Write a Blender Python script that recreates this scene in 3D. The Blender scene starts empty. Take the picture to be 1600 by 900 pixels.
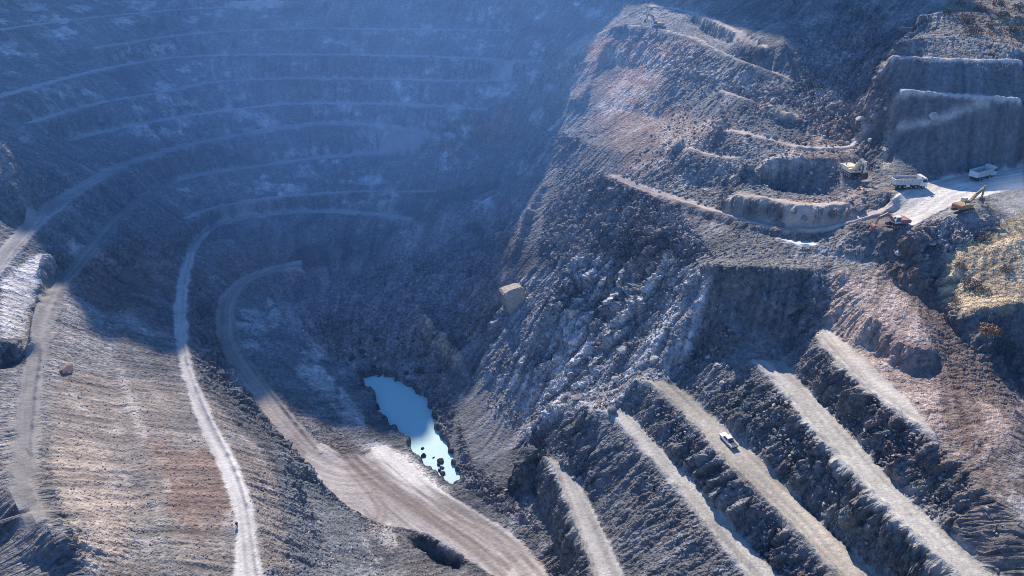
import bpy, math, random
import numpy as np
from mathutils import Vector, Matrix

random.seed(7)
RNG = np.random.default_rng(11)
R = math.radians
scene = bpy.context.scene
COL = scene.collection

# ------------------------------------------------------------------ camera, sky, sun, exposure
CAM_Z = 150.0
PITCH = R(28.0)
FPX = 1067.0                      # focal length in pixels of the 1600 px wide photograph
cam_data = bpy.data.cameras.new("camera")
cam = bpy.data.objects.new("camera", cam_data)
COL.objects.link(cam)
cam.location = (0, 0, CAM_Z)
cam.rotation_euler = (math.pi / 2 - PITCH, 0, 0)
cam_data.sensor_width = 36.0
cam_data.lens = 36.0 * FPX / 1600.0
cam_data.clip_start = 1.0
cam_data.clip_end = 6000.0
scene.camera = cam

SUN_EL = R(38.5)
SUN_AZ = R(-11.0)                  # from the camera's forward direction, negative = to the left
sx, sy, sz = math.sin(SUN_AZ) * math.cos(SUN_EL), math.cos(SUN_AZ) * math.cos(SUN_EL), math.sin(SUN_EL)
sun_data = bpy.data.lights.new("sun", "SUN")
sun_data.energy = 5.0
sun_data.angle = R(0.5)
sun_data.color = (1.0, 0.87, 0.72)
sun = bpy.data.objects.new("sun", sun_data)
COL.objects.link(sun)
sun.location = (0, 200, 500)
sun.rotation_euler = Vector((sx, sy, sz)).to_track_quat('Z', 'Y').to_euler()

world = bpy.data.worlds.new("World")
scene.world = world
world.use_nodes = True
wn = world.node_tree
bg = wn.nodes["Background"]
sky = wn.nodes.new("ShaderNodeTexSky")
sky.sky_type = 'NISHITA'
sky.sun_disc = False
sky.sun_elevation = SUN_EL
sky.sun_rotation = SUN_AZ
sky.altitude = 900
sky.air_density = 1.0
sky.dust_density = 0.0
sky.ozone_density = 10.0
wn.links.new(sky.outputs[0], bg.inputs[0])
bg.inputs[1].default_value = 0.125

vs = scene.view_settings
vs.view_transform = 'Standard'
vs.look = 'None'
vs.exposure = 0.85
vs.gamma = 1.0
vs.use_curve_mapping = False
try:
    scene.cycles.volume_bounces = 1
    scene.cycles.volume_max_steps = 64
    scene.cycles.max_bounces = 5
    scene.cycles.diffuse_bounces = 2
    scene.cycles.use_denoising = True
    scene.cycles.denoising_input_passes = 'RGB_ALBEDO_NORMAL'
    scene.cycles.denoising_prefilter = 'NONE'
    scene.cycles.filter_width = 0.95
except Exception:
    pass

# ------------------------------------------------------------------ photograph <-> world helpers
CP, SP = math.cos(PITCH), math.sin(PITCH)

def ray(px, py):
    a = (np.asarray(px, float) - 800.0) / FPX
    b = (450.0 - np.asarray(py, float)) / FPX
    return a, CP + b * SP, -SP + b * CP

def unproject(px, py, z):
    """World position of a photographed point whose elevation is known."""
    dx, dy, dz = ray(px, py)
    t = (np.asarray(z, float) - CAM_Z) / dz
    return dx * t, dy * t

# ------------------------------------------------------------------ noise
def _hash(ix, iy, iz, seed):
    h = (ix.astype(np.int64) * 374761393 + iy.astype(np.int64) * 668265263 + iz.astype(np.int64) * 2147483647 + seed * 974711) & 0xFFFFFFFF
    h = ((h ^ (h >> 13)) * 1274126177) & 0xFFFFFFFF
    h = ((h ^ (h >> 16)) * 2246822519) & 0xFFFFFFFF
    return h ^ (h >> 15)

def rnd(ix, iy, iz, seed):
    return (_hash(ix, iy, iz, seed) & 0xFFFFFF).astype(np.float32) / np.float32(0xFFFFFF)

def vnoise(x, y, z, seed=0):
    """Smooth 3D value noise in -1..1."""
    ix, iy, iz = np.floor(x), np.floor(y), np.floor(z)
    fx, fy, fz = (x - ix).astype(np.float32), (y - iy).astype(np.float32), (z - iz).astype(np.float32)
    ix, iy, iz = ix.astype(np.int32), iy.astype(np.int32), iz.astype(np.int32)
    ux, uy, uz = fx * fx * (3 - 2 * fx), fy * fy * (3 - 2 * fy), fz * fz * (3 - 2 * fz)
    out = np.zeros_like(ux)
    for a in (0, 1):
        wx = ux if a else 1 - ux
        for b in (0, 1):
            wy = uy if b else 1 - uy
            for c in (0, 1):
                wz = uz if c else 1 - uz
                out += wx * wy * wz * rnd(ix + a, iy + b, iz + c, seed)
    return out * 2 - 1

def fbm(x, y, z, octaves, seed=0, gain=0.5):
    s, amp, tot = 0.0, 1.0, 0.0
    for o in range(octaves):
        s = s + amp * vnoise(x * 2 ** o + 17.3 * o, y * 2 ** o - 9.1 * o, z * 2 ** o + 3.7 * o, seed + o)
        tot += amp
        amp *= gain
    return s / tot

def blocks(x, y, z, seed=0):
    """Broken-rock noise: every cell of a jittered lattice is a stone with its own tilted flat top."""
    ix, iy, iz = np.floor(x - 0.5).astype(np.int32), np.floor(y - 0.5).astype(np.int32), np.floor(z - 0.5).astype(np.int32)
    best = np.full(x.shape, 1e9, np.float32)
    second = np.full(x.shape, 1e9, np.float32)
    val = np.zeros(x.shape, np.float32)
    tone = np.zeros(x.shape, np.float32)
    for a in (0, 1):
        for b in (0, 1):
            for c in (0, 1):
                cx, cy, cz = ix + a, iy + b, iz + c
                r1, r2, r3 = rnd(cx, cy, cz, seed), rnd(cx, cy, cz, seed + 1), rnd(cx, cy, cz, seed + 2)
                qx = (x - (cx + 0.2 + 0.6 * r1)).astype(np.float32)
                qy = (y - (cy + 0.2 + 0.6 * r2)).astype(np.float32)
                qz = (z - (cz + 0.2 + 0.6 * r3)).astype(np.float32)
                d = qx * qx + qy * qy + qz * qz
                v = (r1 * 7.13 % 1.0) + (r2 - 0.5) * 2.4 * qx + (r3 - 0.5) * 2.4 * qy + (r1 - 0.5) * 2.4 * qz
                m = d < best
                second = np.where(m, best, np.minimum(second, d))
                best = np.where(m, d, best)
                val = np.where(m, v, val)
                tone = np.where(m, r3, tone)
    edge = np.clip((np.sqrt(second) - np.sqrt(best)) * 4, 0, 1)
    return val * (0.35 + 0.65 * edge) - (1 - edge) * 0.4, tone

def smooth(a, b, x):
    t = np.clip((x - a) / (b - a), 0, 1)
    return t * t * (3 - 2 * t)

# ------------------------------------------------------------------ the pit: survey lines read off the photograph
GX0, GX1, GY0, GY1, GS = -280.0, 260.0, 40.0, 470.0, 0.5
NX, NY = int((GX1 - GX0) / GS) + 1, int((GY1 - GY0) / GS) + 1
con_x, con_y, con_z = [], [], []
ROADS = []          # (polygon xy, kind)

def densify(xs, ys, zs, step=0.25):
    ox, oy, oz = [], [], []
    for i in range(len(xs) - 1):
        n = max(2, int(math.hypot(xs[i + 1] - xs[i], ys[i + 1] - ys[i]) / step))
        t = np.linspace(0, 1, n)
        ox.append(xs[i] + (xs[i + 1] - xs[i]) * t)
        oy.append(ys[i] + (ys[i + 1] - ys[i]) * t)
        oz.append(zs[i] + (zs[i + 1] - zs[i]) * t)
    return np.concatenate(ox), np.concatenate(oy), np.concatenate(oz)

def soften(pts, n=2):
    """Chaikin corner cutting of rows of numbers."""
    p = [tuple(map(float, q)) for q in pts]
    for _ in range(n):
        q = [p[0]]
        for a, b in zip(p[:-1], p[1:]):
            q.append(tuple(.75 * u + .25 * v for u, v in zip(a, b)))
            q.append(tuple(.25 * u + .75 * v for u, v in zip(a, b)))
        q.append(p[-1])
        p = q
    return np.array(p)

def add_line(xs, ys, zs):
    x, y, z = densify(np.asarray(xs, float), np.asarray(ys, float), np.asarray(zs, float))
    con_x.append(x); con_y.append(y); con_z.append(z)

def L(z, *pts, soft=2):
    """Survey line: elevation z (or a third number per point) along photographed points."""
    rows = [(p[0], p[1], p[2] if len(p) > 2 else z) for p in pts]
    a = soften(rows, soft) if len(rows) > 2 else np.array(rows, float)
    x, y = unproject(a[:, 0], a[:, 1], a[:, 2])
    add_line(x, y, a[:, 2])
    return x, y, a[:, 2]

def bench(z, left, right, kind=None):
    """A flat bench between its two photographed edges."""
    lx, ly, lz = L(z, *left)
    rx, ry, rz = L(z, *right)
    if kind:
        ROADS.append((np.concatenate([np.stack([lx, ly], 1), np.stack([rx, ry], 1)[::-1]]), kind,
                      np.stack([lx, ly], 1)))

def ring(z, w, *pts, kind='ring', centre=(-40, 215), far=None, away=False):
    """A bench of the bowl: photographed outer edge, w metres deep away from the pit."""
    x, y, zz = L(z, *pts)
    tx, ty = np.gradient(x), np.gradient(y)
    n = np.hypot(tx, ty) + 1e-9
    nx, ny = -ty / n, tx / n
    flip = np.where(nx * (x - centre[0]) + ny * (y - centre[1]) < 0, -1, 1)
    s = 1 if flip.sum() >= 0 else -1
    bx, by = x + s * nx * w, y + s * ny * w
    add_line(bx, by, zz + 0.15)
    cut = len(x)
    if far is not None:          # the trodden surface fades into bare rock beyond this photographed column
        dx, dy, dz = x, y * CP - (zz - CAM_Z) * SP, 0
        col = 800 + FPX * dx / dy
        m = np.nonzero(col > far)[0]
        cut = int(m[0]) + 1 if len(m) else cut
    for a, b, k in ((0, cut, kind), (cut - 1, len(x), 'ring')):
        if b - a > 1:
            ROADS.append((np.concatenate([np.stack([x, y], 1)[a:b], np.stack([bx, by], 1)[a:b][::-1]]), k, np.stack([x, y], 1)[a:b]))

def ledge(w, *pts, kind='ledge'):
    """A narrow trodden shelf behind a photographed crest."""
    x, y, zz = L(0, *pts)
    tx, ty = np.gradient(x), np.gradient(y)
    n = np.hypot(tx, ty) + 1e-9
    s = np.where(tx >= 0, 1, -1)
    bx, by = x - s * ty / n * w, y + s * tx / n * w
    add_line(bx, by, zz + 0.3)
    ROADS.append((np.concatenate([np.stack([x, y], 1), np.stack([bx, by], 1)[::-1]]), kind, np.stack([x, y], 1)))

def W(*pts):
    add_line([p[0] for p in pts], [p[1] for p in pts], [p[2] for p in pts])

# --- bowl: far wall and left flank
ring(107, 5, (0, 47, 104), (140, 28, 105), (290, 14, 106), (450, 10, 107), (600, 10, 107.5), (760, 14, 107.5))
ring(97, 4, (150, 75, 96), (300, 52, 97), (450, 45, 98), (620, 46, 98.5), (800, 48, 99))
ring(88, 5, (0, 153, 88), (83, 130), (180, 105), (283, 88), (416, 86), (533, 86), (700, 90), (850, 98))
ring(78, 4, (50, 193), (150, 163), (270, 143), (330, 128), (450, 123), (600, 125), (800, 128))
ring(68, 4, (100, 223), (187, 203), (233, 193), (327, 177), (433, 164), (533, 162), (640, 165), (760, 172))
ring(59, 7, (0, 432, 58), (50, 368, 60), (83, 340, 60.5), (127, 300, 60), (167, 277, 59.5), (200, 260, 59), (267, 237, 59), (333, 222, 59), (433, 203, 59.5), (533, 193, 60.5), (640, 203, 60), (705, 214, 58.5), kind='haul', far=380)
ring(50, 5, (85, 820, 50), (64, 770, 50), (57, 733, 50), (60, 680, 50), (66, 600, 50), (80, 520, 50), (102, 447, 50), (127, 423, 50), (150, 390, 50), (200, 333, 49.5), (260, 290, 49), (317, 273, 48.5), (383, 265, 48), (470, 252, 48), (570, 242, 47), (690, 246, 47), kind='dull', far=280)
ring(40, 2.6, (262, 960, 40), (258, 885, 40), (250, 820, 40), (232, 760, 40), (217, 700, 40), (210, 650, 40), (200, 610, 40), (190, 583, 40), (187, 533, 40), (190, 500, 40), (213, 433, 40), (233, 397, 40), (290, 343, 40), (340, 322, 40), (450, 308, 40), (560, 300, 40), (680, 300, 40), kind='thin', far=285)
bench(32, [(424, 960), (412, 900), (402, 840), (393, 780), (370, 720), (337, 660), (310, 600), (296, 560), (290, 490), (294, 440), (305, 395)],
          [(368, 960), (366, 900), (370, 830), (362, 780), (338, 720), (312, 670), (290, 600), (277, 560), (270, 490), (277, 440), (292, 392)], 'pale')
ring(32, 4, (305, 395, 32), (318, 372, 32.5), (340, 353, 33.3), (400, 338, 34.2), (480, 332, 34.5), (580, 335, 34.3), (640, 345, 34))
ring(16, 7, (470, 418, 25), (417, 430, 23), (385, 444, 21), (366, 480, 19.5), (372, 527, 17), (393, 567, 15), (423, 605, 13), (470, 665, 10), (506, 706, 8.4), kind='dull2')
# foot of the bowl, rubble fan
L(0, (520, 420, 21), (600, 400, 24), (680, 390, 27), (760, 370, 32))
L(0, (480, 450, 17), (560, 445, 18), (640, 440, 20), (720, 440, 23), (760, 430, 25))
L(0, (440, 520, 13), (520, 500, 13), (600, 490, 14), (660, 490, 16))
L(0, (520, 560, 5), (560, 560, 4.5), (640, 560, 4.5), (690, 560, 6))
L(0, (400, 500, 14), (430, 470, 17), (470, 440, 19))
# landslide with red rock at the back
L(0, (690, 190, 62), (740, 170, 67), (800, 160, 72), (850, 140, 78))
L(0, (700, 230, 50), (770, 225, 54), (830, 215, 58))
L(0, (720, 300, 40), (780, 290, 43), (825, 285, 45))
# outcrops on the floor slope
L(0, (650, 475, 19), (665, 505, 17.5), (700, 540, 15), (735, 560, 14))
L(0, (655, 505, 10), (675, 540, 8), (715, 570, 6))
L(0, (712, 410, 27), (728, 440, 25), (740, 465, 23))
# pool and its banks
POOL_PX = [(563, 590), (567, 604), (586, 622), (590, 640), (597, 658), (620, 675), (636, 688), (640, 700), (640, 706), (662, 722), (678, 742), (695, 754), (708, 762), (720, 760), (717, 742), (709, 724), (702, 706), (694, 690), (684, 672), (677, 655), (674, 636), (664, 622), (650, 612), (636, 600), (618, 592), (605, 586), (590, 588), (576, 587)]
px, py = np.array(POOL_PX, float).T
POOL = np.stack(unproject(px, py, 0.0), 1)
L(2.4, (548, 588, 3), (562, 612, 2.5), (574, 640), (584, 664), (606, 684), (624, 700, 2.2), (642, 718, 2), (660, 738, 2), (688, 764, 1.6))
L(2.5, (550, 575, 3), (600, 572, 2.6), (640, 586, 2.5), (676, 612, 2.5), (694, 640, 2.5), (702, 672, 2), (716, 705, 1.6), (730, 738, 1.4))
# pale flats left of the pool and the ramp along the bottom
bench(4.5, [(520, 560), (525, 590), (548, 630), (578, 668, 4), (600, 690, 3.5)],
           [(455, 575, 8), (475, 600, 7.5), (500, 640, 7), (520, 680, 6.5), (545, 735, 5.5)])
bench(3.5, [(503, 692, 8.6), (536, 712, 6.8), (572, 712, 5), (588, 697, 4), (602, 694, 3.5), (640, 724, 3), (690, 767, 2.6), (740, 797, 3), (800, 832, 3), (845, 880, 3.5), (858, 900, 3.5), (880, 960, 3.5)],
           [(470, 718, 9), (502, 754, 7.4), (545, 795, 5.4), (578, 813, 4.5), (605, 822, 4), (660, 830, 3.2), (720, 868, 3), (770, 900, 3), (850, 960, 3)], 'ramp')
L(4, (615, 832, 4), (640, 845, 4), (668, 868, 3), (690, 900, 3))
L(0, (655, 868, -3), (690, 885, -4), (720, 900, -4))
L(0, (570, 830, 9), (585, 862, 10), (600, 900, 9))
L(0, (455, 750, 16), (505, 830, 16), (540, 900, 15))
L(0, (440, 700, 20), (470, 790, 21), (490, 900, 21))
L(0, (560, 800, 8.5), (572, 840, 10))
# --- left shoulder: bright pad with a dark cut below it
L(55, (75, 386, 57), (73, 410, 56), (56, 450), (46, 500, 54), (47, 530, 53.5))
L(55, (0, 447, 56.5), (0, 480, 55.5), (0, 535, 54), (42, 533, 53.6))
L(48, (0, 582), (30, 572), (46, 556, 48.5))
L(0, (0, 215, 84), (14, 240, 80), (22, 275, 74), (42, 300, 68), (40, 330, 65))
L(52, (0, 815), (25, 797), (70, 815), (102, 842), (85, 872, 49), (30, 896, 47))
L(41, (0, 862), (25, 862), (50, 858))
L(39, (0, 896), (20, 888))
# --- right flank: five benches stepping up from the pool
bench(20, [(828, 690), (848, 715), (870, 748), (888, 800), (908, 850), (925, 900), (948, 965)], [(880, 735), (905, 752), (925, 790), (948, 840), (975, 900), (1005, 965)], 'mid')
bench(34, [(910, 640), (940, 642), (965, 662), (1010, 715), (1060, 770), (1110, 835), (1165, 900), (1222, 967)], [(975, 640), (995, 660), (1030, 700), (1075, 745), (1122, 798), (1172, 850), (1218, 900), (1278, 965)], 'mid2')
bench(41.5, [(992, 592), (1030, 612), (1085, 665), (1130, 720), (1200, 790), (1260, 850), (1305, 900), (1367, 968)], [(1060, 605), (1110, 650), (1165, 695), (1238, 770), (1302, 835), (1378, 905), (1440, 965)], 'mid3')
bench(53.5, [(1168, 562), (1215, 605), (1260, 662), (1330, 742), (1400, 812), (1470, 882), (1490, 900), (1560, 968)], [(1228, 568), (1262, 610), (1322, 670), (1382, 740), (1432, 792), (1502, 850), (1555, 900), (1622, 965)], 'mid2')
bench(62, [(1272, 528, 60.5), (1300, 560, 61.5), (1340, 600), (1400, 648), (1440, 676), (1478, 702)],
          [(1290, 512, 61), (1350, 556, 62.3), (1395, 602, 63), (1425, 630, 63), (1455, 668, 63)], 'upper')
L(62, (1478, 702), (1515, 728), (1562, 785), (1615, 840), (1700, 900))
L(0, (1440, 630, 63), (1470, 620, 64), (1540, 640, 65), (1585, 655, 65.5), (1640, 720, 64))
L(61, (1500, 690, 63), (1545, 690, 64), (1572, 672, 65), (1590, 640, 66))
W((112, 55, 58), (112, 80, 57), (112, 95, 57), (115, 108, 58))
# bottoms of the faces, so that they stand steep
L(0, (845, 800, 7), (868, 850, 7), (885, 900, 8))
L(0, (822, 705, 7), (832, 740, 6), (845, 790, 5))
L(0, (735, 560, 14), (745, 585, 11), (728, 620, 6), (712, 650, 4))
# dark cliff above the fourth bench
L(72, (1112, 412, 70.5), (1150, 416, 71.5), (1230, 419), (1302, 418))
L(72.5, (1130, 398, 70.5), (1200, 398, 72), (1300, 402, 73), (1380, 410, 75))
L(54, (1195, 558), (1228, 554), (1250, 545, 55))
L(0, (1118, 430, 69), (1140, 470, 62), (1180, 520, 56), (1195, 555, 54))
L(0, (1302, 420, 72), (1285, 480, 64.5), (1270, 525, 60.5))
# pink mound with the curved cut
L(72, (1310, 425, 72.3), (1360, 430, 73), (1410, 445, 72), (1440, 490, 71), (1456, 535, 68.3), (1452, 547, 68))
L(68, (1368, 500, 69), (1385, 523, 68.5), (1415, 540), (1449, 548))
L(63, (1364, 535, 64.2), (1392, 572, 63.2), (1425, 588), (1458, 578, 63.8))
L(70, (1330, 440, 71.3), (1345, 480, 69.5), (1366, 502, 69))
L(66, (1470, 600, 64), (1492, 560, 66.5), (1480, 500, 70), (1457, 450, 72.5))
# grass hill
L(80, (1470, 420, 77.5), (1520, 400, 80), (1600, 372, 83.5))
L(77, (1485, 480, 72.5), (1530, 480, 75), (1600, 470, 77))
L(62, (1540, 522, 71.5), (1575, 562, 66.5), (1600, 625, 60.5))
# haul road with the trucks, and the walls behind
L(0, (1340, 300, 84), (1370, 301, 85), (1392, 301, 85.8))
L(0, (1340, 345, 81.3), (1375, 355, 82), (1398, 360, 82.3))
bench(86, [(1396, 306, 86), (1425, 294, 86.2), (1450, 284, 86.5), (1500, 273, 87), (1600, 262, 88.5)],
          [(1408, 352, 82.7), (1420, 358, 82.8), (1450, 340, 84), (1500, 317, 85.5), (1560, 301, 87), (1600, 294, 88)], 'truck')
ledge(1.3, (1404, 140, 107.5), (1440, 147, 107), (1500, 151, 106.8), (1600, 158, 106.5), kind='ledge2')
ledge(1.3, (1388, 90, 115), (1440, 93, 115), (1500, 96, 115), (1600, 98, 115), kind='ledge2')
L(0, (1404, 142, 107), (1394, 200, 97), (1385, 262, 87))
L(0, (1380, 190, 98), (1372, 240, 90), (1368, 268, 87))
L(0, (1400, 60, 120), (1500, 55, 120.5), (1600, 78, 118))
L(0, (1440, 20, 125), (1520, 20, 125), (1600, 25, 124.5))
# dump under the yellow excavator
L(0, (1425, 365, 84), (1460, 345, 84.5), (1500, 335, 85.5), (1545, 318, 87))
L(0, (1440, 395, 79), (1490, 395, 79.8), (1540, 365, 82.5), (1580, 335, 85))
L(76, (1400, 382, 79), (1400, 400, 77), (1440, 425, 76.8))
# --- the spur: terraces and ridges, far to near
ledge(2.5, (886, 76, 97), (905, 68, 100), (935, 52, 104.5), (965, 42, 109), (1000, 42, 110), (1040, 50, 110), (1085, 62, 109.5))
ledge(2, (1085, 62, 109.5), (1125, 85, 106.5), (1165, 100, 105.5), (1240, 130, 102))
ledge(3.5, (1010, 10, 116), (1066, 16, 115.5), (1105, 30, 115), (1150, 52, 113), (1190, 75, 111))
L(0, (1085, 40, 111), (1130, 66, 108.5), (1180, 95, 105.5))
ledge(1.6, (1122, 142, 97.5), (1150, 152, 97.5), (1185, 163, 97), (1245, 185, 95))
L(0, (1125, 160, 92.5), (1190, 190, 91.5), (1240, 205, 91))
L(0, (1060, 180, 88), (1110, 190, 88.5), (1050, 225, 85))
ledge(1.5, (1070, 232, 84), (1100, 245, 83), (1155, 251, 84))
ledge(3, (1105, 205, 88.5), (1150, 208, 89.5), (1200, 222, 89.5), (1270, 238, 89), (1340, 232, 89.5))
L(0, (1160, 252, 87.5), (1230, 243, 88.5), (1290, 248, 88.5), (1350, 245, 88.5))
L(0, (1075, 240, 83.5), (1072, 290, 75), (1130, 295, 77), (1200, 298, 78.5), (1300, 305, 80.5))
L(0, (1350, 248, 88), (1360, 280, 84), (1300, 310, 80.7))
ledge(3, (1140, 304, 80), (1200, 315, 81), (1270, 328, 81.8), (1330, 322, 82.3))
L(0, (1150, 340, 76), (1230, 362, 75.8), (1310, 352, 78), (1335, 345, 80))
ledge(3.2, (945, 276, 71), (980, 288, 72), (1040, 310, 73), (1100, 330, 74), (1180, 352, 75), (1260, 369, 75.5), (1320, 356, 78), (1400, 330, 82.5))
L(0, (960, 282, 70.5), (1040, 318, 71.5), (1100, 340, 72.5), (1180, 362, 73.5), (1250, 378, 74))
ledge(2.5, (1210, 376, 73.6), (1240, 385, 73.6), (1275, 386, 74.5), kind='limebed')
L(0, (900, 100, 94), (960, 100, 95), (1010, 120, 94))
L(0, (890, 160, 82), (960, 170, 83), (1040, 190, 84))
L(0, (880, 210, 72), (940, 230, 76), (1010, 240, 79), (1060, 245, 81))
L(0, (900, 240, 68), (850, 290, 57.5), (818, 345, 49), (795, 400, 41), (785, 432, 37))
L(0, (930, 310, 63), (1000, 350, 65), (1080, 385, 68.5))
L(0, (1100, 410, 69), (1040, 440, 58.5), (960, 480, 42), (900, 560, 27), (860, 610, 17), (815, 660, 8), (795, 700, 5))
L(0, (1000, 380, 61), (940, 400, 54), (880, 440, 44), (830, 500, 31), (780, 560, 19), (745, 585, 12.5))
L(0, (1105, 480, 59.5), (1100, 550, 48.5), (1050, 590, 42))
L(0, (1040, 480, 54), (1000, 540, 43.5), (960, 600, 32), (930, 636, 32.5))
L(0, (880, 660, 21), (850, 680, 18.5), (905, 625, 27))
L(0, (1130, 500, 59), (1160, 545, 53))
L(0, (785, 432, 37), (770, 480, 27), (758, 520, 20))
L(4, (715, 650, 4), (728, 690, 3.5), (745, 730, 3.5), (790, 765, 3.5), (812, 790, 4))
L(0, (740, 640, 7), (770, 620, 10.5), (800, 600, 15))
L(0, (790, 740, 4.5), (805, 725, 4.5), (818, 715, 5))
# scree hollow behind the spur
L(0, (1350, 40, 118), (1345, 80, 111), (1335, 130, 103), (1330, 190, 95), (1335, 225, 90.5))
L(0, (1270, 60, 113), (1270, 120, 103), (1290, 180, 95.5), (1310, 215, 91))
L(0, (1240, 20, 119), (1220, 60, 114), (1230, 100, 107))
# head of the picture: the rim, and what rises behind it
rim = [(-150, 0, 109), (0, 0, 109.5), (200, 0, 110), (450, 0, 110.5), (700, 0, 112), (830, 0, 113.5), (950, 0, 116), (1066, 0, 119), (1200, 0, 123), (1350, 0, 126), (1500, 0, 127.5), (1600, 0, 127.5), (1750, 0, 127.5)]
rx, ry, rz = L(0, *rim)
add_line(rx * 1.0, ry + 35, rz + 12)
W((-280, 470, 140), (0, 470, 140), (120, 470, 142), (260, 470, 150))
W((260, 300, 140), (260, 400, 148))
# out of frame, left and right and under the camera
W((-280, 460, 128), (-275, 340, 104), (-250, 280, 92), (-220, 235, 84), (-200, 190, 80), (-180, 140, 76), (-150, 90, 72), (-130, 45, 70))
W((-100, 45, 56), (-60, 45, 45), (-30, 60, 34))
W((-30, 62, 32), (0, 62, 10), (30, 70, 18), (52, 62, 41), (80, 50, 56), (110, 45, 64))
W((140, 110, 68), (160, 150, 84), (180, 190, 96), (210, 230, 112), (260, 260, 128))
W((140, 45, 66), (140, 80, 62))

con_x, con_y, con_z = np.concatenate(con_x), np.concatenate(con_y), np.concatenate(con_z)

def solve_surface():
    """Relax a membrane through all survey lines, coarse to fine."""
    h = None
    for s, iters in ((16, 300), (8, 250), (4, 200), (2, 160), (1, 120)):
        step = GS * s
        nx, ny = int(math.ceil((GX1 - GX0) / step)) + 1, int(math.ceil((GY1 - GY0) / step)) + 1
        ii = np.rint((con_x - GX0) / step).astype(int)
        jj = np.rint((con_y - GY0) / step).astype(int)
        ok = (ii >= 0) & (ii < nx) & (jj >= 0) & (jj < ny)
        acc, cnt = np.zeros((ny, nx)), np.zeros((ny, nx))
        np.add.at(acc, (jj[ok], ii[ok]), con_z[ok])
        np.add.at(cnt, (jj[ok], ii[ok]), 1)
        fixed = cnt > 0
        val = acc / np.maximum(cnt, 1)
        if h is None:
            h = np.full((ny, nx), con_z.mean())
        else:
            py, px = h.shape
            u = np.clip(np.arange(nx) / 2.0, 0, px - 1.001)
            v = np.clip(np.arange(ny) / 2.0, 0, py - 1.001)
            iu, iv = u.astype(int), v.astype(int)
            fu, fv = (u - iu)[None], (v - iv)[:, None]
            h = (h[np.ix_(iv, iu)] * (1 - fu) + h[np.ix_(iv, iu + 1)] * fu) * (1 - fv) + (h[np.ix_(iv + 1, iu)] * (1 - fu) + h[np.ix_(iv + 1, iu + 1)] * fu) * fv
        h[fixed] = val[fixed]
        for _ in range(iters):
            p = np.pad(h, 1, mode='edge')
            n = (p[:-2, 1:-1] + p[2:, 1:-1] + p[1:-1, :-2] + p[1:-1, 2:]) * 0.25
            n[fixed] = val[fixed]
            h = n
    return h[:NY, :NX]

H = solve_surface()
gx, gy = GX0 + np.arange(NX) * GS, GY0 + np.arange(NY) * GS
GXX, GYY = np.meshgrid(gx, gy)

def blur(a, n):
    for _ in range(n):
        p = np.pad(a, 1, mode='edge')
        a = (p[:-2, 1:-1] + p[2:, 1:-1] + p[1:-1, :-2] + p[1:-1, 2:] + 4 * a) / 8
    return a

H = blur(H, 2)

def sample(a, x, y):
    u = np.clip((x - GX0) / GS, 0, NX - 1.001)
    v = np.clip((y - GY0) / GS, 0, NY - 1.001)
    iu, iv = u.astype(np.int32), v.astype(np.int32)
    fu, fv = (u - iu).astype(np.float32), (v - iv).astype(np.float32)
    return (a[iv, iu] * (1 - fu) + a[iv, iu + 1] * fu) * (1 - fv) + (a[iv + 1, iu] * (1 - fu) + a[iv + 1, iu + 1] * fu) * fv

def inside(poly, x, y):
    """Even-odd test of points against a polygon."""
    poly = np.asarray(poly)
    r = np.zeros(x.shape, bool)
    n = len(poly)
    for i in range(n):
        x0, y0 = poly[i]
        x1, y1 = poly[(i + 1) % n]
        if y0 == y1:
            continue
        c = ((y0 > y) != (y1 > y)) & (x < (x1 - x0) * (y - y0) / (y1 - y0) + x0)
        r ^= c
    return r

def fill(poly, soft=2):
    """Grid mask of a world polygon with a soft rim."""
    poly = np.asarray(poly)
    m = np.zeros((NY, NX), np.float32)
    i0, i1 = max(0, int((poly[:, 0].min() - GX0) / GS) - 1), min(NX, int((poly[:, 0].max() - GX0) / GS) + 3)
    j0, j1 = max(0, int((poly[:, 1].min() - GY0) / GS) - 1), min(NY, int((poly[:, 1].max() - GY0) / GS) + 3)
    if i1 > i0 and j1 > j0:
        m[j0:j1, i0:i1] = inside(poly, GXX[j0:j1, i0:i1], GYY[j0:j1, i0:i1])
    return blur(m, soft) if soft else m

def hit(px, py, h=None):
    """Where the line of sight through a photographed point meets the ground."""
    h = H if h is None else h
    px, py = np.atleast_1d(np.asarray(px, float)), np.atleast_1d(np.asarray(py, float))
    dx, dy, dz = ray(px, py)
    done = np.zeros(px.shape, bool)
    res = np.full(px.shape, 700.0)
    for t in np.arange(70, 480, 0.25):
        x, y, z = dx * t, dy * t, CAM_Z + dz * t
        m = ~done & (z < sample(h, x, y)) & (y < GY1 - 2)
        res[m] = t
        done |= m
        if done.all():
            break
    return dx * res, dy * res

def on_ground(px, py):
    x, y = hit(px, py)
    return float(x[0]), float(y[0])

def zone(*pts):
    p = np.array(pts, float)
    x, y = hit(p[:, 0], p[:, 1])
    return np.stack([x, y], 1)

# basin of the pool
wob = blur(RNG.standard_normal((NY, NX)), 6)
wob2 = blur(RNG.standard_normal((NY, NX)), 6)
wob, wob2 = wob / wob.std(), wob2 / wob2.std()
pool_m = inside(soften(np.concatenate([POOL, POOL[:1]]), 2), GXX + .55 * wob, GYY + .8 * wob2).astype(np.float32)
near_pool = blur(pool_m.copy(), 10)
H = np.where(pool_m > 0.5, np.minimum(H, -0.2 - 1.8 * near_pool), np.maximum(H, np.where(near_pool > 0.004, 0.35, -9)))

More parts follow.
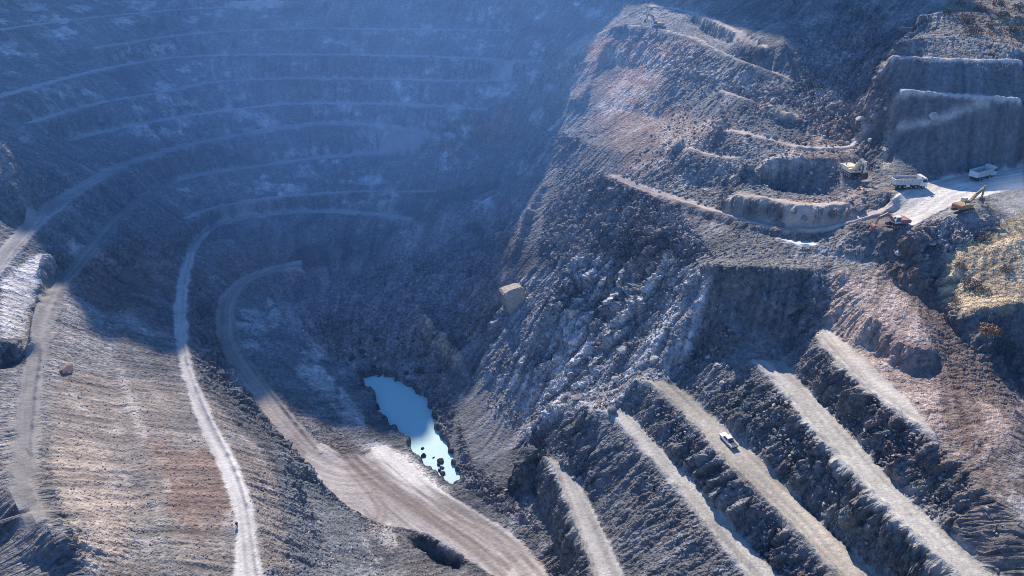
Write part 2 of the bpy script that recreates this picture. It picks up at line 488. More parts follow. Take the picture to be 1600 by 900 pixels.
# ------------------------------------------------------------------ roads: where they are, how far from their edge, tyre streaks
KIND = {   # base colour of the trodden surface or ledge, roughness of the bed
    'ring': (.36, .36, .36), 'haul': (.30, .30, .30), 'dull': (.21, .205, .20), 'thin': (.25, .232, .215), 'pale': (.50, .485, .465),
    'dull2': (.32, .285, .26), 'ramp': (.43, .39, .36), 'mid': (.39, .375, .345), 'mid2': (.365, .355, .33), 'mid3': (.34, .32, .285),
    'ledge': (.40, .35, .31), 'ledge2': (.50, .48, .46), 'limebed': (.60, .57, .53),  # ledge tones are paled to carry the sunlight on crest edges
    'upper': (.36, .34, .31), 'truck': (.54, .52, .48)}
road = np.zeros((NY, NX), np.float32)
track = np.zeros((NY, NX), np.float32)
road_rgb = np.zeros((NY, NX, 3), np.float32)
berm = np.zeros((NY, NX), np.float32)
for n, (poly, kind, edge) in enumerate(ROADS):
    if kind == 'thin':
        continue
    m = fill(poly, 0) > 0.5
    jj, ii = np.nonzero(m)
    if not len(jj):
        continue
    x, y = gx[ii], gy[jj]
    d = np.full(x.shape, 1e9)
    s = np.zeros(x.shape)
    run = 0.0
    for k in range(len(edge) - 1):
        ax, ay = edge[k]
        bx, by = edge[k + 1] - edge[k]
        ll = bx * bx + by * by + 1e-9
        t = np.clip(((x - ax) * bx + (y - ay) * by) / ll, 0, 1)
        dd = np.hypot(x - ax - t * bx, y - ay - t * by)
        c = dd < d
        d[c] = dd[c]
        s[c] = (run + t * math.sqrt(ll))[c]
        run += math.sqrt(ll)
    wob = d + 0.5 * vnoise(s * 0.09, s * 0 + n * 7.7, s * 0, 5)
    st = 0.6 * vnoise(wob * 1.1, s * 0.02, s * 0 + n, 40) + 0.5 * vnoise(wob * 2.6, s * 0.05, s * 0 + n, 41)
    road[jj, ii] = 1
    track[jj, ii] = st
    road_rgb[jj, ii] = KIND[kind]
    if kind not in ('ramp', 'ring', 'truck', 'thin'):
        berm[jj, ii] = np.exp(-((d - 0.9) / 0.55) ** 2) * (0.55 + 0.35 * vnoise(s * .5, s * 0, s * 0 + n, 9))
road_hard = road.copy()
# edges of the roads wander: loose rock spills over them
spill = fbm(GXX * 0.35, GYY * 0.35, GXX * 0, 3, 60)
soft_road = np.clip(blur(road, 4) * 1.0, 0, 1)
road = smooth(0.30, 0.62, soft_road + (0.44 + 0.35 * smooth(230, 300, GYY)) * spill - 0.05 * smooth(230, 300, GYY))
w = blur(road_hard, 16)
for c in range(3):
    road_rgb[..., c] = blur(road_rgb[..., c], 16) / np.maximum(w, 1e-3)
road_rgb[w < 1e-3] = .3

# ------------------------------------------------------------------ ground zones
Z = {}
def Zn(name, *pts, soft=8):
    m = fill(zone(*pts), soft)
    Z[name] = np.maximum(Z[name], m) if name in Z else m

Zn('brown', (90, 575), (190, 590), (300, 600), (350, 640), (420, 720), (440, 780), (452, 895), (130, 895), (100, 800), (75, 700), (70, 620))
Zn('tan', (85, 690), (150, 690), (215, 760), (235, 860), (180, 895), (120, 850), (85, 760))
Zn('rust', (235, 690), (330, 700), (365, 790), (370, 840), (290, 840), (245, 770), soft=12)
Zn('grey_slope', (0, 600), (60, 560), (95, 450), (150, 480), (180, 520), (190, 580), (90, 575), (70, 640), (60, 780), (0, 800), soft=12)
Zn('pad', (0, 440), (72, 392), (62, 440), (44, 490), (40, 530), (0, 535), soft=3)
Zn('red', (585, 205), (640, 215), (720, 240), (725, 252), (650, 232), (590, 218), soft=2)
Zn('red', (685, 200), (720, 185), (700, 222), soft=4)
Zn('red', (735, 165), (800, 160), (812, 185), (780, 235), (745, 230), (740, 195), soft=5)
Zn('red', (870, 85), (935, 60), (1010, 80), (1040, 120), (960, 150), (880, 120), soft=10)
Zn('palerock', (555, 185), (690, 175), (685, 225), (600, 205), soft=5)
Zn('palerock', (590, 320), (650, 330), (650, 375), (595, 360), soft=5)
Zn('palerock', (455, 572), (520, 590), (575, 660), (590, 690), (560, 690), (500, 610), soft=3)
Zn('rubble', (480, 470), (600, 410), (720, 380), (790, 380), (770, 450), (730, 540), (690, 600), (620, 565), (530, 560), (470, 520))
Zn('fan', (430, 430), (560, 400), (700, 330), (820, 300), (790, 440), (730, 560), (640, 570), (520, 560), (440, 520), soft=12)
Zn('rubble', (860, 310), (940, 280), (1060, 330), (1120, 400), (1040, 430), (950, 400), (880, 420), (840, 400))
Zn('rubble', (1250, 60), (1370, 40), (1380, 180), (1330, 230), (1260, 200), (1230, 120))
Zn('rubble', (1140, 130), (1250, 150), (1260, 180), (1180, 160), soft=3)
Zn('rubble', (715, 650), (740, 730), (790, 765), (850, 830), (780, 800), (720, 755), soft=4)
Zn('rubble', (1400, 360), (1480, 340), (1560, 340), (1560, 370), (1470, 400), (1400, 400), soft=4)
Zn('rubble', (560, 562), (690, 560), (712, 640), (700, 700), (640, 580), soft=3)
Zn('spur', (1100, 415), (1110, 500), (1050, 590), (930, 640), (860, 670), (800, 690), (760, 640), (740, 590), (790, 440), (860, 420), (950, 400), (1040, 420), soft=10)
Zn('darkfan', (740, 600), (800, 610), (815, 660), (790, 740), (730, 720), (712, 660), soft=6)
Zn('warmspur', (880, 60), (1010, 40), (1240, 130), (1350, 235), (1360, 340), (1260, 365), (1100, 320), (960, 260), (880, 160), soft=14)
Zn('pink', (1290, 500), (1300, 425), (1380, 420), (1470, 470), (1480, 600), (1590, 660), (1575, 690), (1555, 700), (1500, 722), (1455, 690), (1420, 655), (1380, 600), soft=5)
Zn('mud', (458, 574), (500, 572), (522, 592), (520, 620), (500, 608), (470, 592), soft=3)
Zn('mud', (530, 598), (546, 620), (580, 668), (592, 690), (575, 684), (548, 652), (530, 625), soft=2)
Zn('mud', (552, 682), (585, 680), (592, 700), (565, 706), soft=2)
Zn('cliffrock', (648, 478), (672, 500), (700, 530), (724, 552), (722, 575), (692, 562), (664, 528), (650, 502), soft=2)
Zn('cliffrock', (712, 408), (726, 415), (745, 468), (730, 474), (716, 440), soft=2)
Zn('mound', (425, 425), (470, 385), (560, 370), (600, 400), (575, 440), (500, 462), (440, 450), soft=8)
Zn('pinkcut', (1366, 500), (1410, 540), (1455, 545), (1460, 585), (1425, 592), (1370, 545), soft=4)
Zn('grass', (1480, 400), (1520, 380), (1600, 330), (1600, 465), (1575, 490), (1500, 495), (1470, 470), soft=6)
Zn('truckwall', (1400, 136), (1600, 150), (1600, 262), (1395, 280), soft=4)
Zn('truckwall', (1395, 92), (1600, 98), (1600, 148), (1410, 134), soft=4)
Zn('endface', (1396, 150), (1412, 138), (1408, 200), (1402, 264), (1376, 264), (1386, 200), soft=2)
Zn('scrub', (1470, 0), (1600, 0), (1600, 80), (1520, 50), soft=14)
Zn('limelit', (595, 690), (640, 712), (700, 765), (740, 800), (690, 815), (640, 770), (590, 720), (575, 695), soft=4)
Zn('limelit', (570, 820), (610, 815), (622, 850), (590, 880), (565, 850), soft=3)
Zn('bluegrey', (430, 700), (520, 740), (570, 830), (600, 900), (460, 900), soft=8)
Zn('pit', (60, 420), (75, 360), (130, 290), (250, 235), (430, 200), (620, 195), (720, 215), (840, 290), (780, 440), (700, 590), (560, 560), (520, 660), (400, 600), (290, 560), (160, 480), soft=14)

# ------------------------------------------------------------------ ground relief on the survey surface
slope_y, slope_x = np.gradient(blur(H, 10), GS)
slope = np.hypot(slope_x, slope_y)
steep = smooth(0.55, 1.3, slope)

def streaks(noise, reach, step=0.5, field=None):
    """Noise dragged along the fall line: gullies, scree chutes and bedding that run downhill."""
    vx, vy = (slope_x, slope_y) if field is None else field
    n = np.hypot(vx, vy) + 1e-4
    vx, vy = vx / n, vy / n
    acc = noise.copy()
    tot = 1.0
    for sgn in (-1, 1):
        x, y = GXX.copy(), GYY.copy()
        for k in range(int(reach / step)):
            ax, ay = sample(vx, x, y), sample(vy, x, y)
            x = x + sgn * ax * step
            y = y + sgn * ay * step
            wgt = 1 - (k + 1) / (reach / step + 1)
            acc = acc + wgt * sample(noise, x, y)
            tot += wgt
    acc = acc / tot
    return (acc - acc.mean()) / (acc.std() + 1e-9)

white = RNG.standard_normal((NY, NX)).astype(np.float32)
fine_g = streaks(blur(white, 1), 7)
white2 = RNG.standard_normal((NY, NX)).astype(np.float32)
coarse_g = streaks(blur(white2, 14), 22, 1.0)
fine_g, coarse_g = np.clip(fine_g, -2.5, 2.5).astype(np.float32), np.clip(coarse_g, -2.5, 2.5).astype(np.float32)

free = 1 - np.clip(blur(road_hard, 1), 0, 1)
free *= 1 - np.clip(near_pool * 3, 0, 1)
lumps = fbm(GXX * 0.06, GYY * 0.06, GXX * 0, 4, 21) * (1 + 1.1 * Z['warmspur'])
H = H + free * (1.3 * lumps * (0.4 + steep) * (1 - 0.6 * Z['brown']) * (1 - .9 * Z['truckwall']))
sp = Z['spur']

def spine(height, width, *pts):
    """A broken rib of harder rock along a photographed line."""
    global H
    p = soften(pts, 2)
    x, y = hit(p[:, 0], p[:, 1])
    i0, i1 = max(0, int((x.min() - 15 - GX0) / GS)), min(NX, int((x.max() + 15 - GX0) / GS))
    j0, j1 = max(0, int((y.min() - 15 - GY0) / GS)), min(NY, int((y.max() + 15 - GY0) / GS))
    gxx, gyy = GXX[j0:j1, i0:i1], GYY[j0:j1, i0:i1]
    d, s, run = np.full(gxx.shape, 1e9), np.zeros(gxx.shape), 0.0
    side = np.zeros(gxx.shape)
    for k in range(len(x) - 1):
        bx, by = x[k + 1] - x[k], y[k + 1] - y[k]
        ll = bx * bx + by * by + 1e-9
        t = np.clip(((gxx - x[k]) * bx + (gyy - y[k]) * by) / ll, 0, 1)
        dd = np.hypot(gxx - x[k] - t * bx, gyy - y[k] - t * by)
        c = dd < d
        d = np.where(c, dd, d)
        s = np.where(c, run + t * math.sqrt(ll), s)
        side = np.where(c, np.sign(bx * (gyy - y[k]) - by * (gxx - x[k])), side)
        run += math.sqrt(ll)
    ends = smooth(0, 8, s) * smooth(run, run - 8, s)
    hh = 1.4 * height * ends * (.55 + .6 * vnoise(s * .13, s * 0 + run, s * 0, 14))
    w_ = np.where(side > 0, width * .35, width)
    H[j0:j1, i0:i1] += np.maximum(hh, 0) * np.exp(-(d / w_) ** 1.6) * free[j0:j1, i0:i1]

spine(4.0, 6, (905, 225), (850, 295), (817, 355), (795, 425))
spine(3.2, 6, (985, 300), (930, 390), (870, 470), (815, 560))
spine(3.6, 7, (1080, 395), (1000, 470), (930, 545), (875, 615))
spine(3.0, 6, (1112, 440), (1065, 535), (1015, 585))
spine(2.6, 5, (920, 410), (860, 500), (800, 590))
spine(2.4, 5, (1010, 520), (960, 580), (915, 630))
spine(3.5, 6, (965, 50), (930, 110), (905, 175))
spine(3.0, 6, (1010, 70), (1045, 125), (1060, 180))
spine(3.0, 5, (1090, 130), (1130, 190), (1110, 235))
spine(3.0, 6, (1200, 80), (1225, 70), (1240, 95))
spine(2.5, 5, (715, 405), (728, 440), (742, 468))
spine(3.0, 5, (652, 480), (675, 520), (715, 560))
gully_amp = free * (0.10 + 0.16 * steep * (1 - .6 * Z['warmspur']) * (1 - .5 * Z['brown']) + (.01 + .07 * smooth(-.2, .4, fbm(GXX * .04, GYY * .04, GXX * 0, 3, 91))) * Z['brown'] + 0.03 * sp)
H = H + gully_amp * (1 - .7 * Z['truckwall']) * fine_g + free * (1 - .65 * Z['truckwall']) * (0.38 * steep * (1 - .75 * Z['brown']) * (1 - .7 * Z['warmspur']) + 0.24 * sp * (1 - Z['darkfan']) + 0.05) * coarse_g
H = H + berm * blur(road_hard, 1) * 0.9 + 0.05 * track * road

crag = free * (0.20 + 0.55 * steep) * (1 - 0.72 * Z['brown']) * (1 - .75 * Z['grass']) * (1 - .7 * Z['pink']) * (1 - .65 * Z['truckwall']) * (1 + .35 * Z['warmspur']) * (1 + .8 * Z['spur']) * (1 - 0.85 * Z['darkfan']) * (1 - .6 * Z['pad']) * (1 - .4 * Z['grey_slope'])
crag = crag * (.22 + 1.25 * smooth(-.3, .35, fbm(GXX * .033, GYY * .033, H * .05, 3, 95)))
rub = free * np.clip(Z['rubble'], 0, 1)
smoothbed = np.clip(road, 0, 1)

# ------------------------------------------------------------------ colours of the ground, with light and shade painted in at places
def mixc(a, col, m):
    return a * (1 - m[..., None]) + np.asarray(col, np.float32) * m[..., None]

n1 = fbm(GXX * 0.020, GYY * 0.020, H * 0.05, 4, 31)
n2 = fbm(GXX * 0.07, GYY * 0.07, H * 0.12, 4, 35)
n3 = fbm(GXX * 0.30, GYY * 0.30, H * 0.30, 3, 39)
A = np.zeros((NY, NX, 3), np.float32) + np.array((.185, .187, .19), np.float32)
A = mixc(A, (.26, .255, .25), smooth(.05, .45, n2) * .8)
A = mixc(A, (.17, .130, .112), smooth(.05, .4, n1) * .75)
A = mixc(A, (.085, .092, .105), smooth(.1, .5, -n2) * .7)
A = mixc(A, (.30, .30, .30), smooth(.25, .5, n3 + .5 * n2) * .5)
A = mixc(A, (.12, .12, .128), steep.astype(np.float32) * .55 * (1 - Z['warmspur']))  # steep faces darkened: dark rock, with their shade added to it
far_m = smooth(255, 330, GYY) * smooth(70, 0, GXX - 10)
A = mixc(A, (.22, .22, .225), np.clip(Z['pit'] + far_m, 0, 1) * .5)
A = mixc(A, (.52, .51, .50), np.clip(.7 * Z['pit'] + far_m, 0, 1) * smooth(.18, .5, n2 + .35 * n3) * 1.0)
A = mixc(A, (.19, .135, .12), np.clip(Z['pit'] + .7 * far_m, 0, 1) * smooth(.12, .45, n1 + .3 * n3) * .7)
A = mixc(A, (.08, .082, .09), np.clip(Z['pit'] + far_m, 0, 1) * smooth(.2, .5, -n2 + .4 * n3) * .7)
A = mixc(A, (.10, .078, .082), Z['mound'] * smooth(-.5, .1, n2 + .3 * n3) * .85)
A = mixc(A, (.42, .35, .27), Z['cliffrock'] * .85)
A = mixc(A, (.58, .56, .54), Z['mud'] * smooth(-.4, .2, n2 + .4 * n3) * .85)
A = mixc(A, (.27, .235, .21), Z['brown'] * .85)
A = mixc(A, (.38, .325, .275), Z['tan'] * smooth(-.5, .3, n2 + .25 * coarse_g) * .9)
A = mixc(A, (.205, .135, .105), Z['rust'] * smooth(-.4, .3, n2 + .3 * n3) * .7)
A = mixc(A, (.22, .215, .21), Z['brown'] * smooth(.05, .4, -n2 + .3 * n3) * .85)
A = mixc(A, (.42, .38, .34), Z['brown'] * smooth(.2, .5, n3 - .4 * n2 + .3 * n1) * .6)
A = mixc(A, (.32, .315, .31), Z['grey_slope'] * .75)
A = mixc(A, (.55, .54, .53), Z['pad'] * .9)
A = mixc(A, (.31, .155, .115), Z['red'] * smooth(-.35, .15, n2 + .3 * n3) * .8)
A = mixc(A, (.42, .41, .40), Z['palerock'] * smooth(-.4, .3, n2) * .55)
A = mixc(A, (.29, .255, .262), Z['rubble'] * smooth(-.5, .1, n2) * .65)
A = mixc(A, (.30, .262, .272), Z['fan'] * smooth(-.5, .2, n2 + .3 * n3) * .75)
A = mixc(A, (.31, .325, .345), Z['spur'] * .8)  # spur paled and blued in its colour for haze and sky light
A = mixc(A, (.50, .51, .52), Z['spur'] * smooth(.2, 1.4, coarse_g + .5 * fine_g) * .7)
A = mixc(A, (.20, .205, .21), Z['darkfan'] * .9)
A = mixc(A, (.34, .245, .20), Z['warmspur'] * smooth(-.35, .3, n1 + .4 * n2) * .85)
A = mixc(A, (.42, .39, .36), Z['warmspur'] * smooth(.12, .45, n2 + .4 * n3) * .7)
A = mixc(A, (.44, .40, .345), Z['endface'] * .85)  # warm sunlight on the wall end, put into the ground colour
A = mixc(A, (.37, .30, .27), Z['pink'] * .9)
A = mixc(A, (.22, .155, .14), Z['pinkcut'] * .9)
A = mixc(A, (.46, .375, .25), np.clip(Z['grass'] * 1.3, 0, 1) * smooth(-.75, -.05, n2 + .6 * n3) * .95)
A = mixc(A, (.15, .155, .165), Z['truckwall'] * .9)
A = mixc(A, (.27, .215, .155), Z['scrub'] * .7)
A = mixc(A, (.19, .215, .235), Z['bluegrey'] * .7)
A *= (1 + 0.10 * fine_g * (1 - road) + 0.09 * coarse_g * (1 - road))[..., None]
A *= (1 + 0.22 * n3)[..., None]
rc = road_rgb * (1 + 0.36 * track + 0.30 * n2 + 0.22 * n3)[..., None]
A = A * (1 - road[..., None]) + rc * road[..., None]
A = mixc(A, (.74, .71, .67), Z['limelit'] * smooth(-.5, .15, n2 + .5 * track) * .9)  # whitish lime ground by the ramp and pool
A = mixc(A, (.10, .10, .095), np.clip(near_pool * 1.6, 0, 1) * .75 * (pool_m < .5))

def ruts(width, colour, strength, *pts, gauge=0.0):
    """Wheel ruts: real darker, dented earth along a photographed line."""
    global A, H
    p = soften(pts, 2)
    x, y = hit(p[:, 0], p[:, 1])
    for off in ((-gauge / 2, gauge / 2) if gauge else (0,)):
        tx, ty = np.gradient(x), np.gradient(y)
        n = np.hypot(tx, ty) + 1e-9
        X, Y = x - ty / n * off, y + tx / n * off
        i0, i1 = max(0, int((X.min() - 6 - GX0) / GS)), min(NX, int((X.max() + 6 - GX0) / GS))
        j0, j1 = max(0, int((Y.min() - 6 - GY0) / GS)), min(NY, int((Y.max() + 6 - GY0) / GS))
        gxx, gyy = GXX[j0:j1, i0:i1], GYY[j0:j1, i0:i1]
        d = np.full(gxx.shape, 1e9)
        for k in range(len(X) - 1):
            bx, by = X[k + 1] - X[k], Y[k + 1] - Y[k]
            t = np.clip(((gxx - X[k]) * bx + (gyy - Y[k]) * by) / (bx * bx + by * by + 1e-9), 0, 1)
            d = np.minimum(d, np.hypot(gxx - X[k] - t * bx, gyy - Y[k] - t * by))
        m = np.exp(-(d / width) ** 2) * np.clip(1 + .6 * n3[j0:j1, i0:i1], 0.2, 1.2)
        A[j0:j1, i0:i1] = A[j0:j1, i0:i1] * (1 - (strength * m)[..., None]) + np.array(colour, np.float32) * (strength * m)[..., None]
        H[j0:j1, i0:i1] -= 0.18 * m * strength

ruts(.55, (.52, .50, .48), .85, (1405, 199), (1430, 196), (1457, 190), (1485, 181), (1510, 171), (1545, 160))
DK = (.15, .115, .10)
ruts(3.6, (.16, .12, .105), .7, (1420, 420), (1452, 480), (1482, 550), (1496, 620), (1506, 695))
ruts(.9, DK, .75, (1405, 395), (1430, 450), (1455, 500), (1480, 560), (1490, 620), (1497, 690), gauge=2.6)
ruts(.8, DK, .7, (1440, 440), (1470, 500), (1500, 570), (1512, 640), (1518, 690), gauge=2.4)
ruts(.7, DK, .6, (1425, 420), (1462, 490), (1500, 540), (1540, 600), (1590, 660), gauge=2.2)
ruts(.6, DK, .55, (1380, 400), (1430, 430), (1475, 520), (1505, 600), (1530, 690), gauge=2.4)
ruts(.5, (.13, .10, .08), .75, (1455, 452), (1500, 440), (1550, 415), (1585, 398), (1575, 392), gauge=0)
ruts(.5, (.13, .10, .08), .75, (1460, 470), (1510, 455), (1560, 430), (1590, 402), gauge=0)
ruts(.4, (.17, .13, .115), .6, (1388, 432), (1380, 460), (1373, 470), (1371, 500))
for q in range(6):
    ruts(.55, (.22, .21, .20), .55, (1120 + 6 * q, 404 + q), (1200, 403 + 2.2 * q), (1290, 404 + 3 * q), (1350, 412 + 4 * q), gauge=0)
ruts(.5, (.16, .12, .10), .6, (960, 282), (1040, 314), (1100, 334), (1180, 356), (1260, 372), (1320, 359), (1400, 333), gauge=1.8)
ruts(1.1, (.45, .42, .385), .8, (189, 575), (192, 595), (205, 622), (214, 655), (222, 682))
BR = (.22, .175, .145)
ruts(.9, BR, .6, (520, 690), (570, 740), (640, 790), (720, 840), (790, 895), gauge=2.4)
ruts(.8, BR, .6, (500, 660), (560, 730), (620, 775), (700, 815), (800, 880), gauge=2.2)
ruts(.7, BR, .55, (530, 690), (600, 745), (690, 795), (780, 835), (840, 885), gauge=2.2)
ruts(.8, BR, .55, (545, 730), (590, 780), (600, 800), (585, 830), gauge=2.0)
ruts(.7, (.24, .22, .2), .5, (730, 800), (790, 850), (830, 895), gauge=2.2)
ruts(.9, (.2, .2, .2), .5, (62, 600), (60, 683), (57, 733), (66, 790), gauge=2.6)
ruts(.8, (.21, .19, .175), .5, (25, 700), (45, 740), (62, 745), (66, 790), gauge=2.0)
ruts(.9, (.20, .185, .17), .6, (220, 690), (238, 750), (250, 820), (256, 890), gauge=2.4)

A = np.clip(A, .03, .75).astype(np.float32)
H = H.astype(np.float32)

FLAT = []        # (x, y, radius): levelled standing ground under machines
def level(x, y, r):
    FLAT.append((x, y, r))

def shadow_hill_beyond(x, y):
    """The mountainside above the far rim and rolling ground outside the survey."""
    cx = np.clip(x, GX0, GX1)
    cy = np.clip(y, GY0, GY1)
    out = np.hypot(x - cx, y - cy)
    add = smooth(0, 260, out) * 22 * vnoise(x * .006, y * .006, x * 0, 77) + smooth(0, 60, out) * 2.5 * fbm(x * .03, y * .03, x * 0, 3, 78)
    crest = np.interp(x, [-420, -236, -208, -190, -178, -161, -142, -114, -76, -53, -27, -4, 10, 22, 38, 85, 102, 125, 180], [368, 366, 374, 370, 356, 346, 350, 337, 324, 308, 292, 286, 284, 300, 402, 405, 320, 230, 150])  # added skyline, its heights shaped to throw shadow into the pit
    side = smooth(-900, -600, x)
    up = np.clip((y - 462) / 138, 0, 1) * smooth(1050, 720, y)
    rough = 15 * fbm(x * .02, y * .02, x * 0, 3, 79) * smooth(462, 500, y)
    return add + side * up * np.maximum(crest - 126 + rough, 0) * 1.0

def ground(x, y):
    z = sample(H, x, y)
    o = (x < GX0) | (x > GX1) | (y < GY0) | (y > GY1 - 12)
    if np.any(o):
        z = np.where(o, z + shadow_hill_beyond(x, y), z)
    return z

def gz(x, y):
    return float(ground(np.array([x], float), np.array([y], float))[0])

# ------------------------------------------------------------------ node materials
def new_mat(name):
    m = bpy.data.materials.new(name)
    m.use_nodes = True
    nt = m.node_tree
    return m, nt, nt.nodes["Principled BSDF"]

def simple_mat(name, col, rough=0.6, metal=0.0, wear=0.12, scale=6.0, bump=0.0, spec=0.4):
    m, nt, b = new_mat(name)
    tc = nt.nodes.new("ShaderNodeTexCoord")
    nz = nt.nodes.new("ShaderNodeTexNoise")
    nz.inputs["Scale"].default_value = scale
    nz.inputs["Detail"].default_value = 5
    nt.links.new(tc.outputs["Object"], nz.inputs["Vector"])
    mx = nt.nodes.new("ShaderNodeMix")
    mx.data_type = 'RGBA'
    mx.inputs[6].default_value = (*[c * (1 - wear * 2) for c in col], 1)
    mx.inputs[7].default_value = (*[min(1, c * (1 + wear)) for c in col], 1)
    nt.links.new(nz.outputs["Fac"], mx.inputs[0])
    nt.links.new(mx.outputs[2], b.inputs["Base Color"])
    b.inputs["Roughness"].default_value = rough
    b.inputs["Metallic"].default_value = metal
    b.inputs["Specular IOR Level"].default_value = spec
    if bump:
        bp = nt.nodes.new("ShaderNodeBump")
        bp.inputs["Strength"].default_value = bump
        bp.inputs["Distance"].default_value = 0.3
        nt.links.new(nz.outputs["Fac"], bp.inputs["Height"])
        nt.links.new(bp.outputs[0], b.inputs["Normal"])
    return m

def ground_mat():
    m, nt, b = new_mat("pit_ground")
    N = nt.nodes
    K = nt.links
    at = N.new("ShaderNodeAttribute"); at.attribute_name = "albedo"
    ar = N.new("ShaderNodeAttribute"); ar.attribute_name = "rough"
    geo = N.new("ShaderNodeNewGeometry")
    def noise(scale, detail, rough=.6):
        n = N.new("ShaderNodeTexNoise")
        n.inputs["Scale"].default_value = scale
        n.inputs["Detail"].default_value = detail
        n.inputs["Roughness"].default_value = rough
        K.new(geo.outputs["Position"], n.inputs["Vector"])
        return n
    def math_(op, a, bb):
        n = N.new("ShaderNodeMath"); n.operation = op
        for i, v in enumerate((a, bb)):
            if isinstance(v, (int, float)):
                n.inputs[i].default_value = v
            else:
                K.new(v, n.inputs[i])
        return n.outputs[0]
    na, nb = noise(.9, 6, .65), noise(4.0, 4, .7)
    vo = N.new("ShaderNodeTexVoronoi"); vo.inputs["Scale"].default_value = 1.1
    K.new(geo.outputs["Position"], vo.inputs["Vector"])
    v2 = N.new("ShaderNodeTexVoronoi"); v2.inputs["Scale"].default_value = 2.7
    K.new(geo.outputs["Position"], v2.inputs["Vector"])
    # brightness of single stones and grains
    sep = N.new("ShaderNodeSeparateColor"); K.new(vo.outputs["Color"], sep.inputs[0])
    tone = math_('ADD', math_('MULTIPLY', math_('SUBTRACT', na.outputs["Fac"], .5), 1.5), math_('MULTIPLY', math_('SUBTRACT', nb.outputs["Fac"], .5), .9))
    stone = math_('MULTIPLY', math_('SUBTRACT', sep.outputs[0], .5), .55)
    tone = math_('ADD', 1.0, math_('ADD', math_('MULTIPLY', tone, math_('ADD', .35, math_('MULTIPLY', ar.outputs["Fac"], .65))), math_('MULTIPLY', stone, ar.outputs["Fac"])))
    tone = math_('MAXIMUM', tone, .35)
    mx = N.new("ShaderNodeVectorMath"); mx.operation = 'SCALE'
    K.new(at.outputs["Color"], mx.inputs[0])
    K.new(tone, mx.inputs[3])
    K.new(mx.outputs[0], b.inputs["Base Color"])
    b.inputs["Roughness"].default_value = .95
    b.inputs["Specular IOR Level"].default_value = .15
    hgt = math_('ADD', math_('MULTIPLY', na.outputs["Fac"], 1.0), math_('MULTIPLY', nb.outputs["Fac"], .28))
    hgt = math_('ADD', hgt, math_('MULTIPLY', math_('SUBTRACT', .6, vo.outputs["Distance"]), .45))
    hgt = math_('ADD', hgt, math_('MULTIPLY', math_('SUBTRACT', .6, v2.outputs["Distance"]), .22))
    hgt = math_('MULTIPLY', hgt, math_('ADD', .12, math_('MULTIPLY', ar.outputs["Fac"], .88)))
    bp = N.new("ShaderNodeBump")
    bp.inputs["Strength"].default_value = .9
    bp.inputs["Distance"].default_value = .85
    K.new(hgt, bp.inputs["Height"])
    K.new(bp.outputs[0], b.inputs["Normal"])
    return m

# ------------------------------------------------------------------ object helpers
def tag(o, label=None, cat=None, group=None, kind=None):
    if label: o["label"] = label
    if cat: o["category"] = cat
    if group: o["group"] = group
    if kind: o["kind"] = kind
    return o

def mesh_np(name, co, quads=None, tris=None, smooth_shade=True):
    me = bpy.data.meshes.new(name)
    me.vertices.add(len(co))
    me.vertices.foreach_set("co", np.asarray(co, np.float32).ravel())
    f, k = (quads, 4) if quads is not None else (tris, 3)
    f = np.asarray(f, np.int32)
    me.loops.add(f.size)
    me.loops.foreach_set("vertex_index", f.ravel())
    me.polygons.add(len(f))
    me.polygons.foreach_set("loop_start", np.arange(0, f.size, k, dtype=np.int32))
    me.polygons.foreach_set("loop_total", np.full(len(f), k, np.int32))
    me.polygons.foreach_set("use_smooth", np.full(len(f), smooth_shade, bool))
    me.update(calc_edges=True)
    return me

def link(name, me, mat=None, parent=None, loc=(0, 0, 0)):
    o = bpy.data.objects.new(name, me)
    COL.objects.link(o)
    if mat is not None and me is not None and not me.materials:
        me.materials.append(mat)
    o.location = loc
    if parent is not None:
        o.parent = parent
    return o

